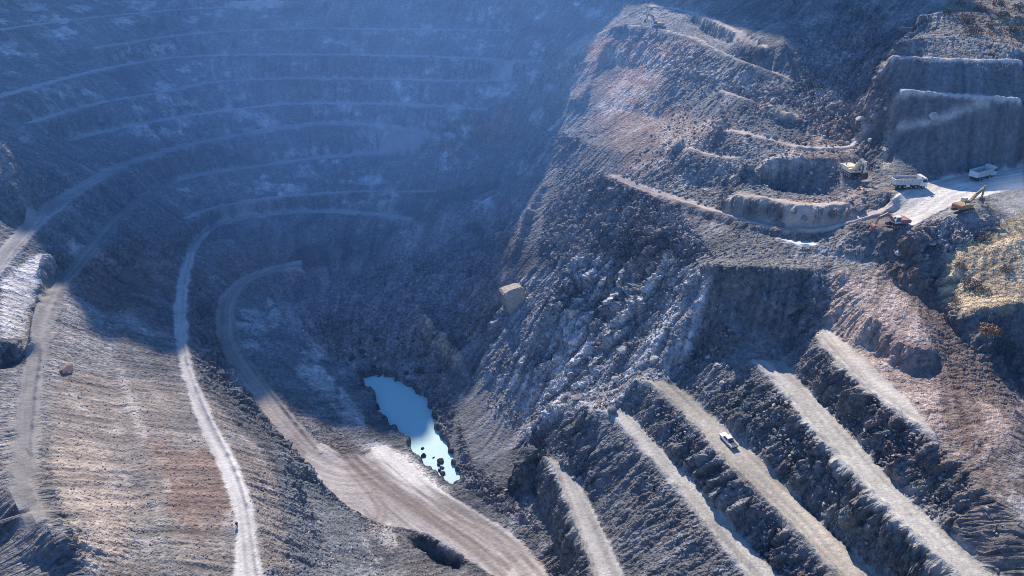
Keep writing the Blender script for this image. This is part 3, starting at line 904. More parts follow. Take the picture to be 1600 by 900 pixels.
# ------------------------------------------------------------------ the ground: one sheet, finest where it is near
def build_ground():
    q = DETAIL
    th_in = np.arange(-.74, .7401, .00105 / q)
    th = np.concatenate([np.linspace(-math.pi, -.80, 50), np.linspace(-.78, -.745, 4), th_in, np.linspace(.745, .78, 4), np.linspace(.80, math.pi, 50)])
    r_in = 60 * np.exp(np.arange(0, math.log(480 / 60.), .00165 / q))
    rr = np.concatenate([np.array([0.5, 12, 24, 34, 42, 48, 53, 57]), r_in, np.linspace(484, 640, 70), 640 * np.exp(np.linspace(.06, .64, 14))])
    T, RR = np.meshgrid(th, rr)
    X, Y = RR * np.sin(T), RR * np.cos(T)
    Zv = ground(X, Y)
    e = 0.8
    nx = -(ground(X + e, Y) - ground(X - e, Y)) / (2 * e)
    ny = -(ground(X, Y + e) - ground(X, Y - e)) / (2 * e)
    nl = np.sqrt(nx * nx + ny * ny + 1)
    nx, ny, nz = nx / nl, ny / nl, 1 / nl
    inside_m = (X > GX0) & (X < GX1) & (Y > GY0) & (Y < GY1)
    fl = np.ones(X.shape)
    for fx, fy, fr in FLAT:
        fl *= smooth(fr * .6, fr * 1.3, np.hypot(X - fx, Y - fy))
    c = np.where(inside_m, sample(crag, X, Y), .8) * fl
    ru = np.where(inside_m, sample(rub, X, Y), 0) * fl
    bed = np.where(inside_m, sample(smoothbed, X, Y), 0)
    # rock is slabby: stones are long along the dip of the beds
    e1 = np.array([.60, -.10, .79]); e1 /= np.linalg.norm(e1)
    e2 = np.cross(e1, [0.1, 1, 0.2]); e2 /= np.linalg.norm(e2)
    e3 = np.cross(e1, e2)
    wx = 1.2 * vnoise(X / 9, Y / 9, Zv / 9, 301)
    U = (X * e1[0] + Y * e1[1] + Zv * e1[2]) / 2.3 + wx
    V = X * e2[0] + Y * e2[1] + Zv * e2[2] + wx
    Wd = (X * e3[0] + Y * e3[1] + Zv * e3[2]) * 1.25
    big, t1 = blocks(U / 3.0, V / 3.0, Wd / 3.0, 100)
    mid, t2 = blocks(U / 1.2, V / 1.2, Wd / 1.2, 130)
    tiny, t3 = blocks(X / .62, Y / .62, Zv / .62, 170)
    turb = fbm(X / 5., Y / 5., Zv / 5., 4, 150, .55)
    ridg = 1 - np.abs(fbm(X / 7., Y / 7., Zv / 7., 3, 160)) * 3.2
    huge, t0 = blocks(U / 6.0, V / 6.0, Wd / 6.0, 190)
    st = np.where(inside_m, sample(steep.astype(np.float32), X, Y), .5)
    disp = c * (1.7 * st * huge + 0.65 * big + 0.45 * mid + .26 * tiny + .8 * turb + 0.5 * ridg - .5) + ru * (0.75 * big + .5 * mid + .2 * tiny) + (.05 * mid + .05 * tiny) * (1 - bed) * fl + .03 * turb
    X2, Y2, Z2 = X + nx * disp, Y + ny * disp, Zv + nz * disp
    pm = np.where(inside_m, sample(pool_m.astype(np.float32), X, Y), 0)
    Z2 = np.where(pm > .6, np.minimum(Z2, -.15), Z2)
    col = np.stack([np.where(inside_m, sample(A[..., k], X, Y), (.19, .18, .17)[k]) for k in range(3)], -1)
    col *= (1 + (.30 * (t1 - .5) * np.clip(c + ru, 0, 1) + .5 * (t3 - .5) * (.3 + .7 * np.clip(c + ru, 0, 1)) + .45 * (t2 - .5) * np.clip(.25 + .6 * c + ru, 0, 1)) * (1 - bed))[..., None]
    nr, nc = X.shape
    co = np.stack([X2, Y2, Z2], -1).reshape(-1, 3)
    idx = np.arange(nr * nc).reshape(nr, nc)
    quads = np.stack([idx[:-1, :-1], idx[:-1, 1:], idx[1:, 1:], idx[1:, :-1]], -1).reshape(-1, 4)[:, ::-1]
    me = mesh_np("ground", co, quads, smooth_shade=False)
    ca = me.color_attributes.new("albedo", 'FLOAT_COLOR', 'POINT')
    ca.data.foreach_set("color", np.concatenate([np.clip(col, .02, .8).reshape(-1, 3), np.ones((nr * nc, 1))], 1).astype(np.float32).ravel())
    ra = me.attributes.new("rough", 'FLOAT', 'POINT')
    rgh = np.clip(1 - .85 * bed, 0, 1) * np.where(inside_m, 1 - .5 * sample(Z['brown'] + Z['pad'] + Z['darkfan'] + Z['truckwall'], X, Y), 1)
    ra.data.foreach_set("value", np.clip(rgh, 0, 1).astype(np.float32).ravel())
    o = link("ground", me, ground_mat())
    tag(o, kind="structure")
    return o, (th, rr, Z2)

DETAIL = 1.0

# ------------------------------------------------------------------ machine building
class MB:
    """Collects solids; build() links them as one mesh object."""
    def __init__(self):
        self.v, self.f = [], []
    def hull(self, verts, faces):
        n = len(self.v)
        self.v += [tuple(p) for p in verts]
        self.f += [tuple(i + n for i in q) for q in faces]
        return self
    def box(self, x0, x1, y0, y1, z0, z1, tx=0.0, ty=0.0, fx=0.0):
        """Box, its top drawn in by tx/ty, its front top edge by a further fx."""
        v = [(x0, y0, z0), (x1, y0, z0), (x1, y1, z0), (x0, y1, z0),
             (x0 + tx, y0 + ty, z1), (x1 - tx - fx, y0 + ty, z1), (x1 - tx - fx, y1 - ty, z1), (x0 + tx, y1 - ty, z1)]
        return self.hull(v, [(0, 3, 2, 1), (4, 5, 6, 7), (0, 1, 5, 4), (1, 2, 6, 5), (2, 3, 7, 6), (3, 0, 4, 7)])
    def prism(self, prof, y0, y1):
        """Side profile in x-z swept from y0 to y1."""
        n = len(prof)
        v = [(x, y0, z) for x, z in prof] + [(x, y1, z) for x, z in prof]
        f = [tuple(range(n)), tuple(range(2 * n - 1, n - 1, -1))]
        f += [(i, n + i, n + (i + 1) % n, (i + 1) % n) for i in range(n)]
        return self.hull(v, f)
    def cyl(self, c, r, h, axis='y', n=14):
        v, f = [], []
        for s in (-.5, .5):
            for i in range(n):
                a = 2 * math.pi * i / n
                p, q = r * math.cos(a), r * math.sin(a)
                v.append({'y': (c[0] + p, c[1] + s * h, c[2] + q), 'z': (c[0] + p, c[1] + q, c[2] + s * h), 'x': (c[0] + s * h, c[1] + p, c[2] + q)}[axis])
        f = [tuple(range(n)), tuple(range(2 * n - 1, n - 1, -1))] + [(i, n + i, n + (i + 1) % n, (i + 1) % n) for i in range(n)]
        return self.hull(v, f)
    def beam(self, a, b, w0, w1, d):
        """Tapered beam in the x-z plane from a to b, d wide in y."""
        ax, az, bx, bz = *a, *b
        l = math.hypot(bx - ax, bz - az)
        nx, nz = -(bz - az) / l, (bx - ax) / l
        return self.prism([(ax - nx * w0 / 2, az - nz * w0 / 2), (bx - nx * w1 / 2, bz - nz * w1 / 2), (bx + nx * w1 / 2, bz + nz * w1 / 2), (ax + nx * w0 / 2, az + nz * w0 / 2)], -d / 2, d / 2)
    def shift(self, dx=0, dy=0, dz=0):
        self.v = [(x + dx, y + dy, z + dz) for x, y, z in self.v]
        return self
    def build(self, name, mat, parent=None, bevel=0.03):
        import bmesh
        me = bpy.data.meshes.new(name)
        me.from_pydata(self.v, [], self.f)
        bm = bmesh.new()
        bm.from_mesh(me)
        bmesh.ops.recalc_face_normals(bm, faces=bm.faces)
        if bevel:
            es = [e for e in bm.edges if len(e.link_faces) == 2 and e.calc_face_angle(0) > .5]
            bmesh.ops.bevel(bm, geom=es, offset=bevel, segments=1, affect='EDGES', clamp_overlap=True)
        bm.to_mesh(me)
        bm.free()
        return link(name, me, mat, parent)

def thing(name, label, cat, x, y, heading=0.0, group=None, tilt=None, dz=0.0, z=None):
    o = bpy.data.objects.new(name, None)
    o.empty_display_size = .5
    COL.objects.link(o)
    zz = gz(x, y) if z is None else z
    o.location = (x, y, zz + dz)
    o.rotation_euler = (0, 0, heading)
    if tilt:
        nx = (gz(x + 1.5, y) - gz(x - 1.5, y)) / 3
        ny = (gz(x, y + 1.5) - gz(x, y - 1.5)) / 3
        n = Vector((-nx * tilt, -ny * tilt, 1)).normalized()
        q = Vector((0, 0, 1)).rotation_difference(n)
        o.rotation_mode = 'QUATERNION'
        o.rotation_quaternion = q @ Matrix.Rotation(heading, 3, 'Z').to_quaternion()
    tag(o, label, cat, group)
    return o

M = {
    'white': simple_mat("white_paint", (.72, .73, .74), .45, wear=.10, scale=3),
    'bedgrey': simple_mat("tipper_steel", (.58, .57, .56), .6, wear=.16, scale=2),
    'dark': simple_mat("dark_steel", (.05, .05, .055), .7),
    'tyre': simple_mat("tyre_rubber", (.025, .025, .027), .9),
    'rim': simple_mat("wheel_steel", (.35, .34, .33), .5),
    'glass': simple_mat("cab_glass", (.03, .045, .06), .12, spec=.6, wear=.05),
    'red': simple_mat("red_paint", (.34, .15, .135), .75, wear=.2, scale=2),
    'orange': simple_mat("orange_paint", (.40, .23, .15), .75, wear=.2, scale=2),
    'yellow': simple_mat("ochre_paint", (.36, .27, .12), .7, wear=.22, scale=2),
    'cream': simple_mat("cream_paint", (.74, .65, .48), .5, wear=.12, scale=2),
    'rust': simple_mat("worn_red_paint", (.36, .15, .11), .6, wear=.25, scale=2),
    'track': simple_mat("crawler_steel", (.09, .08, .075), .8, wear=.3, scale=4),
    'soil': simple_mat("loaded_soil", (.12, .11, .105), .95, bump=.8, scale=5),
    'skin': simple_mat("skin", (.45, .28, .2), .6),
    'cloth': simple_mat("dark_clothes", (.02, .022, .028), .9),
    'helmet': simple_mat("dark_cap", (.03, .03, .03), .6),
    'lamp': simple_mat("lamp_glass", (.6, .55, .5), .2),
}

def make_wheel(x, y, r, w, parent, name='wheel'):
    o = MB().cyl((x, y, r), r, w, n=18).build(name, M['tyre'], parent, .04)
    MB().cyl((x, y, r), r * .55, w + .04, n=12).build('rim', M['rim'], o, 0)
    return o

def tipper_truck(label, px, py, heading, loaded, group):
    x, y = on_ground(px, py)
    level(x, y, 7)
    t = thing('tipper_truck', label, 'truck', x, y, heading, group)
    # chassis along x, cab towards +x, 8.6 m long
    MB().box(-3.9, 4.2, -.45, .45, .75, 1.05).box(-3.6, -1.0, -1.0, 1.0, .5, .75).build('chassis', M['dark'], t)
    cab = MB().box(2.55, 4.5, -1.22, 1.22, .7, 1.75).box(2.6, 4.48, -1.2, 1.2, 1.75, 2.95, tx=.04, ty=.08, fx=.28).build('cab', M['white'], t, .06)
    MB().hull([(4.47, -1.02, 1.86), (4.47, 1.02, 1.86), (4.245, .98, 2.72), (4.245, -.98, 2.72)], [(0, 1, 2, 3)]).build('windscreen', M['glass'], cab, 0)
    for s in (-1, 1):
        yy = 1.2 * s
        MB().hull([(3.0, yy + s * .012, 1.82), (4.2, yy + s * .012, 1.82), (4.05, yy - s * .06, 2.66), (3.0, yy - s * .06, 2.66)], [(0, 1, 2, 3)]).build('side_window', M['glass'], cab, 0)
        MB().box(4.46, 4.54, s * .75 - .22, s * .75 + .22, 1.0, 1.25).build('headlight', M['lamp'], cab, 0)
        MB().box(4.25, 4.45, s * 1.32 - .06, s * 1.32 + .06, 1.8, 2.5).build('mirror', M['dark'], cab, .02)
    MB().box(4.4, 4.62, -1.2, 1.2, .55, .95).build('bumper', M['bedgrey'], t, .04)
    bed = MB()
    lo, hi, w = 1.12, 2.75, 1.25
    bed.box(-4.4, 2.35, -w, w, lo, lo + .12)
    for s in (-1, 1):
        bed.box(-4.4, 2.35, s * w - .07, s * w + .07, lo, hi)
        for k in range(7):
            xx = -4.2 + k * 1.05
            bed.box(xx, xx + .16, s * (w + .13) - .07, s * (w + .13) + .07, lo, hi - .05)
        bed.box(-4.4, 2.35, s * (w + .11) - .1, s * (w + .11) + .1, hi, hi + .12)
    bed.prism([(2.35, lo), (2.5, lo), (2.5, hi + .55), (3.3, hi + .62), (3.3, hi + .72), (2.35, hi + .66)], -w, w)
    b = bed.build('tipper_bed', M['bedgrey'], t, .02)
    tg = MB().box(-4.52, -4.4, -w, w, lo + .02, hi - .1)
    for k in range(4):
        yy = -w + .25 + k * .65
        tg.box(-4.62, -4.52, yy, yy + .14, lo + .05, hi - .15)
    tg.build('tailgate', M['white'], b, .02)
    if loaded:
        n, vv, ff = 9, [], []
        for i in range(n):
            for j in range(n):
                u, v_ = i / (n - 1), j / (n - 1)
                vv.append((-4.35 + 6.65 * u, -1.15 + 2.3 * v_, 2.0 + .75 * math.sin(math.pi * u) * math.sin(math.pi * v_) + random.uniform(-.06, .06)))
        for i in range(n - 1):
            for j in range(n - 1):
                a = i * n + j
                ff.append((a, a + n, a + n + 1, a + 1))
        MB().hull(vv, ff).build('load', M['soil'], b, 0)
    for xx in (3.5, 1.55):
        for s in (-1, 1):
            make_wheel(xx, s * 1.02, .52, .34, t)
    for xx in (-1.65, -3.0):
        for s in (-1, 1):
            make_wheel(xx, s * .95, .52, .6, t)
    MB().cyl((.2, 1.0, .85), .3, 1.2, 'x', 12).build('fuel_tank', M['rim'], t, 0)
    for s in (-1, 1):
        MB().box(-4.3, -4.2, s * .9 - .12, s * .9 + .12, .7, .95).build('tail_light', M['red'], t, 0)
    return t

def excavator(label, px, py, heading, body, counter, pose, scale=1.0, swing=0.0, cabmat='cream', group=None, dz=0.0, tilt=None):
    """Crawler excavator; pose = boom foot, boom knee, boom tip, arm tip, bucket turn (x forward, z up)."""
    x, y = on_ground(px, py)
    level(x, y, 5 * scale)
    t = thing('excavator', label, 'excavator', x, y, heading, group, tilt=tilt, dz=dz)
    t.scale = (scale,) * 3
    for s in (-1, 1):
        pr = []
        for k in range(9):
            a = math.pi / 2 + math.pi * k / 8
            pr.append((-1.75 + .45 * math.cos(a), .46 + .45 * math.sin(a)))
        for k in range(9):
            a = -math.pi / 2 + math.pi * k / 8
            pr.append((1.75 + .45 * math.cos(a), .46 + .45 * math.sin(a)))
        tr = MB().prism(pr, s * 1.25 - .3, s * 1.25 + .3).build('track', M['track'], t, .03)
        for k in range(5):
            MB().cyl((-1.6 + .8 * k, s * 1.25, .42), .22, .66, n=10).build('roller', M['rim'], tr, 0)
    MB().box(-1.0, 1.0, -.95, .95, .4, .95).cyl((0, 0, 1.02), .7, .16, 'z', 18).build('undercarriage', M['dark'], t)
    # upper structure turned by swing: built turned, so that every part stays a mesh of the machine
    c, s_ = math.cos(swing), math.sin(swing)
    def turn(mb):
        mb.v = [(px_ * c - py_ * s_, px_ * s_ + py_ * c, pz_) for px_, py_, pz_ in mb.v]
        return mb
    turn(MB().box(-2.2, 1.5, -1.35, 1.35, 1.1, 1.35).box(-2.1, .3, -1.35, 1.35, 1.35, 2.15, tx=.05, ty=.06).box(.3, 1.45, -1.35, -.55, 1.35, 1.95, ty=.05, fx=.2)).build('engine_house', M[body], t, .05)
    pr = [(-2.85, 1.15), (-2.1, 1.15), (-2.1, 2.2), (-2.75, 2.1), (-2.95, 1.7)]
    turn(MB().prism(pr, -1.35, 1.35)).build('counterweight', M[counter], t, .08)
    cb = turn(MB().box(.05, 1.6, .42, 1.38, 1.35, 2.2).box(.05, 1.6, .42, 1.38, 2.2, 2.95, tx=.03, ty=.05, fx=.22)).build('cab', M[cabmat], t, .05)
    turn(MB().hull([(1.615, .5, 1.6), (1.615, 1.3, 1.6), (1.615, 1.3, 2.2), (1.40, 1.26, 2.85), (1.40, .54, 2.85), (1.615, .5, 2.2)], [(0, 1, 2, 3, 4, 5)])).build('windscreen', M['glass'], cb, 0)
    turn(MB().hull([(.2, 1.395, 1.7), (1.45, 1.395, 1.7), (1.4, 1.395, 2.2), (1.25, 1.36, 2.8), (.2, 1.36, 2.8)], [(0, 1, 2, 3, 4)])).build('side_window', M['glass'], cb, 0)
    turn(MB().box(.1, 1.35, .48, 1.32, 2.96, 3.02)).build('roof_panel', M['white'], cb, 0)
    turn(MB().cyl((-1.2, -.8, 2.4), .09, .6, 'z', 8)).build('exhaust', M['dark'], t, 0)
    foot, knee, tip, atip, bturn = pose
    off = -.1
    bm_ = MB().beam(foot, knee, .5, .75, .5).beam(knee, tip, .75, .4, .46).cyl((knee[0], 0, knee[1]), .38, .5, n=12).shift(dy=off)
    boom = turn(bm_).build('boom', M[body], t, .03)
    mid = ((foot[0] + knee[0]) / 2 + .75, (foot[1] + knee[1]) / 2 - .45)
    turn(MB().beam((foot[0] + .45, foot[1] - .25), (knee[0] + .15, knee[1] - .1), .2, .16, .18).shift(dy=off + .38)).build('boom_cylinder', M['rim'], boom, 0)
    turn(MB().beam((knee[0], knee[1] + .5), (tip[0] - .1, tip[1] + .45), .2, .16, .18).shift(dy=off)).build('arm_cylinder', M['rim'], boom, 0)
    dx, dz_ = atip[0] - tip[0], atip[1] - tip[1]
    l = math.hypot(dx, dz_)
    back = (tip[0] - dx / l * .6, tip[1] - dz_ / l * .6)
    arm = turn(MB().beam(back, atip, .55, .3, .36).shift(dy=off)).build('arm', M[body], t, .03)
    bk = []
    for ax, az in [(0, .25), (.35, .3), (.75, -.05), (.9, -.55), (.75, -1.0), (.25, -1.2), (-.15, -1.05), (.2, -.75), (.25, -.3)]:
        bk.append((atip[0] + ax * math.cos(bturn) - az * math.sin(bturn), atip[1] + ax * math.sin(bturn) + az * math.cos(bturn)))
    bucket = turn(MB().prism(bk, -.6, .6).shift(dy=off)).build('bucket', M['dark'] if body != 'red' else M['rust'], t, .03)
    for k in range(4):
        tx_, tz_ = bk[6]
        turn(MB().box(tx_ - .12, tx_ + .08, -.55 + k * .33, -.43 + k * .33, tz_ - .18, tz_ + .05).shift(dy=off)).build('tooth', M['rim'], bucket, 0)
    return t

def heading_to(px, py, qx, qy):
    x0, y0 = on_ground(px, py)
    x1, y1 = on_ground(qx, qy)
    return math.atan2(y1 - y0, x1 - x0)

tipper_truck('white loaded tipper truck at the shaded end of the road, nearest the pale excavator', 1418, 293, R(2), True, 'tipper trucks on the shaded haul road')
tipper_truck('white tipper truck with empty bed driving away along the foot of the tall wall', 1533, 279, R(28), False, 'tipper trucks on the shaded haul road')

excavator('pale cream excavator facing out with its bucket lowered, beside the end of the dark wall', 1329, 274, R(-82), 'cream', 'white',
          ((.8, 1.6), (2.6, 4.3), (4.3, 4.0), (4.6, 1.9), R(-10)), 1.3, group='excavators working in the pit')
excavator('red excavator reaching left with red boom at the end of the pale haul road', 1400, 354, R(188), 'red', 'red',
          ((.8, 1.6), (3.2, 3.3), (5.4, 2.4), (5.9, .6), R(-25)), 1.0, cabmat='white', group='excavators working in the pit')
excavator('yellow ochre excavator on top of a rubble heap with its raised boom pointing right', 1504, 330, R(25), 'yellow', 'rust',
          ((.8, 1.7), (2.9, 3.6), (5.4, 5.0), (5.7, 2.4), R(-15)), 1.05, cabmat='cream', group='excavators working in the pit')
excavator('small orange excavator far off on the crest of the ridge below the pit rim', 1027, 44, R(165), 'orange', 'orange',
          ((.8, 1.6), (2.2, 4.4), (4.0, 5.2), (4.9, 3.2), R(-20)), 1.05, cabmat='white', group='excavators working in the pit')

# ------------------------------------------------------------------ white pickup on the third bench
def pickup(px, py, heading):
    x, y = on_ground(px, py)
    level(x, y, 4)
    t = thing('pickup', 'white crew cab pickup parked alone on the bench road among dark rock faces', 'pickup', x, y, heading)
    MB().prism([(-2.6, .45), (2.55, .45), (2.62, .75), (2.5, 1.02), (1.2, 1.12), (-.75, 1.1), (-2.6, 1.1)], -.92, .92).build('body', M['white'], t, .06)
    cab = MB().hull([(-.85, -.88, 1.1), (1.25, -.88, 1.1), (1.25, .88, 1.1), (-.85, .88, 1.1), (-.7, -.7, 1.8), (.55, -.7, 1.82), (.55, .7, 1.82), (-.7, .7, 1.8)],
                    [(0, 3, 2, 1), (4, 5, 6, 7), (0, 1, 5, 4), (1, 2, 6, 5), (2, 3, 7, 6), (3, 0, 4, 7)]).build('cab', M['white'], t, .06)
    MB().hull([(1.235, -.78, 1.16), (1.235, .78, 1.16), (.64, .66, 1.77), (.64, -.66, 1.77)], [(0, 1, 2, 3)]).build('windscreen', M['glass'], cab, 0)
    MB().hull([(-.872, -.74, 1.2), (-.872, .74, 1.2), (-.745, .64, 1.72), (-.745, -.64, 1.72)], [(3, 2, 1, 0)]).build('rear_window', M['glass'], cab, 0)
    for s in (-1, 1):
        MB().hull([(-.7, s * .875, 1.17), (1.0, s * .875, 1.17), (.5, s * .735, 1.73), (-.62, s * .735, 1.73)], [(0, 1, 2, 3)]).build('side_window', M['glass'], cab, 0)
        MB().box(2.5, 2.62, s * .68 - .18, s * .68 + .18, .72, .92).build('headlight', M['lamp'], t, 0)
        MB().box(-2.63, -2.55, s * .8 - .08, s * .8 + .08, .7, 1.0).build('tail_light', M['red'], t, 0)
        for xx in (-1.6, 1.65):
            make_wheel(xx, s * .8, .38, .26, t)
    MB().box(-2.5, -.95, -.78, .78, 1.09, 1.115).build('cargo_bed', M['dark'], t, 0)
    MB().box(-2.72, -2.58, -.9, .9, .45, .65).build('bumper', M['dark'], t, .02)
pickup(1137, 692, heading_to(1137, 692, 1115, 668))

# ------------------------------------------------------------------ the person on the pale road
def person(px, py, heading):
    x, y = on_ground(px, py)
    level(x, y, 1.5)
    t = thing('person', 'person in dark clothes walking alone along the edge of the pale bench road', 'person', x, y, heading)
    joints = {
        'pelvis': ((0, 0, .93), .15), 'waist': ((0, 0, 1.10), .14), 'chest': ((.02, 0, 1.33), .16), 'neck': ((.03, 0, 1.50), .065), 'head': ((.05, 0, 1.60), .10), 'crown': ((.05, 0, 1.70), .085),
        'hl': ((0, .10, .88), .10), 'kl': ((.14, .11, .50), .07), 'al': ((.10, .11, .09), .05), 'tl': ((.27, .12, .05), .04),
        'hr': ((0, -.10, .88), .10), 'kr': ((-.02, -.11, .49), .07), 'ar': ((-.22, -.11, .12), .05), 'tr': ((-.08, -.12, .05), .04),
        'sl': ((.01, .20, 1.40), .075), 'el': ((-.08, .27, 1.12), .05), 'wl': ((.02, .28, .88), .035), 'dl': ((.05, .28, .79), .035),
        'sr': ((.01, -.20, 1.40), .075), 'er': ((.02, -.27, 1.12), .05), 'wr': ((.18, -.25, .94), .035), 'dr': ((.23, -.24, .87), .035)}
    names = list(joints)
    ed = [('pelvis', 'waist'), ('waist', 'chest'), ('chest', 'neck'), ('neck', 'head'), ('head', 'crown'), ('pelvis', 'hl'), ('hl', 'kl'), ('kl', 'al'), ('al', 'tl'),
          ('pelvis', 'hr'), ('hr', 'kr'), ('kr', 'ar'), ('ar', 'tr'), ('chest', 'sl'), ('sl', 'el'), ('el', 'wl'), ('wl', 'dl'), ('chest', 'sr'), ('sr', 'er'), ('er', 'wr'), ('wr', 'dr')]
    fingers, fedges = [], []
    for h, e in (('dl', 'wl'), ('dr', 'wr')):
        p = Vector(joints[h][0])
        d = (p - Vector(joints[e][0])).normalized()
        for k in range(4):
            o = Vector((.014 * (k - 1.5) + .0, 0, 0))
            fingers.append((p + o, .010)); fingers.append((p + o * 1.3 + d * (.045 + .01 * (k in (1, 2))), .008)); fingers.append((p + o * 1.3 + d * (.075 + .012 * (k in (1, 2))) + Vector((.012, 0, 0)), .007))
            n = len(names) + len(fingers) - 3
            fedges += [(names.index(h), n), (n, n + 1), (n + 1, n + 2)]
        fingers.append((p + Vector((.035, 0, -.005)), .011)); fingers.append((p + Vector((.05, 0, 0)) + d * .03, .009))
        n = len(names) + len(fingers) - 2
        fedges += [(names.index(h), n), (n, n + 1)]
    me = bpy.data.meshes.new('body')
    me.from_pydata([joints[n][0] for n in names] + [tuple(f[0]) for f in fingers], [(names.index(a), names.index(b)) for a, b in ed] + fedges, [])
    o = link('body', me, M['skin'], t)
    sk = o.modifiers.new('skin', 'SKIN')
    sv = me.skin_vertices[0].data
    rad = [joints[n][1] for n in names] + [f[1] for f in fingers]
    for i, r in enumerate(rad):
        sv[i].radius = (r, r)
    sv[0].use_root = True
    o.modifiers.new('sub', 'SUBSURF').levels = 1
    def garment(name, idx, edges, grow, mat):
        g = bpy.data.meshes.new(name)
        g.from_pydata([joints[n][0] for n in idx], [(idx.index(a), idx.index(b)) for a, b in edges], [])
        q = link(name, g, mat, t)
        q.modifiers.new('skin', 'SKIN')
        for i, n in enumerate(idx):
            r = joints[n][1] + grow
            g.skin_vertices[0].data[i].radius = (r, r)
        g.skin_vertices[0].data[0].use_root = True
        q.modifiers.new('sub', 'SUBSURF').levels = 1
    garment('jacket', ['pelvis', 'waist', 'chest', 'sl', 'el', 'wl', 'sr', 'er', 'wr'], [('pelvis', 'waist'), ('waist', 'chest'), ('chest', 'sl'), ('sl', 'el'), ('el', 'wl'), ('chest', 'sr'), ('sr', 'er'), ('er', 'wr')], .022, M['cloth'])
    garment('trousers', ['pelvis', 'hl', 'kl', 'al', 'hr', 'kr', 'ar'], [('pelvis', 'hl'), ('hl', 'kl'), ('kl', 'al'), ('pelvis', 'hr'), ('hr', 'kr'), ('kr', 'ar')], .018, M['cloth'])
    MB().cyl((.05, 0, 1.70), .115, .13, 'z', 14).build('cap', M['helmet'], t, .03)
person(371, 824, R(95))

# ------------------------------------------------------------------ rocks
def rock_mesh(name, seed, sub=2, flat=.75):
    import bmesh
    bm = bmesh.new()
    bmesh.ops.create_icosphere(bm, subdivisions=sub, radius=1.0)
    r = random.Random(seed)
    planes = []
    for _ in range(11):
        v = Vector((r.gauss(0, 1), r.gauss(0, 1), r.gauss(0, 1))).normalized()
        planes.append((v, r.uniform(.55, .9)))
    st = Vector((r.uniform(.8, 1.35), r.uniform(.7, 1.05), r.uniform(.55, .9)))
    for v in bm.verts:
        for n, d in planes:
            k = v.co.dot(n)
            if k > d:
                v.co -= n * (k - d)
        v.co *= 1 + r.uniform(-.035, .035)
        v.co = Vector((v.co.x * st.x, v.co.y * st.y, v.co.z * st.z))
    me = bpy.data.meshes.new(name)
    bm.to_mesh(me)
    bm.free()
    return me

def rock_mat(name, col):
    m, nt, b = new_mat(name)
    geo = nt.nodes.new("ShaderNodeNewGeometry")
    n1_ = nt.nodes.new("ShaderNodeTexNoise"); n1_.inputs["Scale"].default_value = 1.3; n1_.inputs["Detail"].default_value = 7; n1_.inputs["Roughness"].default_value = .65
    nt.links.new(geo.outputs["Position"], n1_.inputs["Vector"])
    cr = nt.nodes.new("ShaderNodeValToRGB")
    cr.color_ramp.elements[0].position = .3
    cr.color_ramp.elements[0].color = (*[c * .6 for c in col], 1)
    cr.color_ramp.elements[1].position = .72
    cr.color_ramp.elements[1].color = (*[min(.8, c * 1.3) for c in col], 1)
    nt.links.new(n1_.outputs["Fac"], cr.inputs[0])
    nt.links.new(cr.outputs[0], b.inputs["Base Color"])
    b.inputs["Roughness"].default_value = .92
    b.inputs["Specular IOR Level"].default_value = .2
    bp = nt.nodes.new("ShaderNodeBump"); bp.inputs["Strength"].default_value = .8; bp.inputs["Distance"].default_value = .35
    nt.links.new(n1_.outputs["Fac"], bp.inputs["Height"])
    nt.links.new(bp.outputs[0], b.inputs["Normal"])
    return m

ROCKM = {'grey': rock_mat("grey_rock", (.23, .232, .24)), 'pale': rock_mat("pale_rock", (.45, .44, .43)), 'tan': rock_mat("tan_rock", (.42, .365, .285)),
         'dark': rock_mat("wet_dark_rock", (.06, .062, .065)), 'brown': rock_mat("brown_rock", (.25, .195, .17))}
ROCKS = {k: [rock_mesh("boulder_%s" % k, 50 + 10 * i + j) for j in range(6)] for i, k in enumerate(ROCKM)}
for k, ms in ROCKS.items():
    for me in ms:
        me.materials.append(ROCKM[k])

def block_mesh(name, seed):
    """A squared-off joint block with chipped corners."""
    import bmesh
    bm = bmesh.new()
    bmesh.ops.create_cube(bm, size=2.0)
    r = random.Random(seed)
    for v in bm.verts:
        v.co = Vector((v.co.x * r.uniform(.82, 1.05), v.co.y * r.uniform(.82, 1.05), v.co.z * r.uniform(.85, 1.02)))
    bmesh.ops.bevel(bm, geom=bm.edges[:], offset=.16, segments=1, affect='EDGES')
    bmesh.ops.subdivide_edges(bm, edges=bm.edges[:], cuts=3, use_grid_fill=True)
    for v in bm.verts:
        v.co *= 1 + r.uniform(-.035, .035)
    me = bpy.data.meshes.new(name)
    bm.to_mesh(me)
    bm.free()
    return me
bk_ = block_mesh("boulder_block", 77)
bk_.materials.append(ROCKM['tan'])
ROCKS['tan'].append(bk_)

def boulder(label, px, py, size, tone='grey', shape=None, group=None, rz=None, z=None, sink=.3):
    x, y = on_ground(px, py)
    me = ROCKS[tone][random.randrange(6) if shape is None else shape]
    o = bpy.data.objects.new('boulder', me)
    COL.objects.link(o)
    zz = gz(x, y) if z is None else z
    sx_, sy_, sz_ = size if isinstance(size, tuple) else (size,) * 3
    o.scale = (sx_ / 2, sy_ / 2, sz_ / 2)
    o.rotation_euler = (random.uniform(-.25, .25), random.uniform(-.25, .25), random.uniform(0, 6.28) if rz is None else rz)
    o.location = (x, y, zz + sz_ * .5 * (.62 - sink))
    tag(o, label, 'boulder', group)
    return o

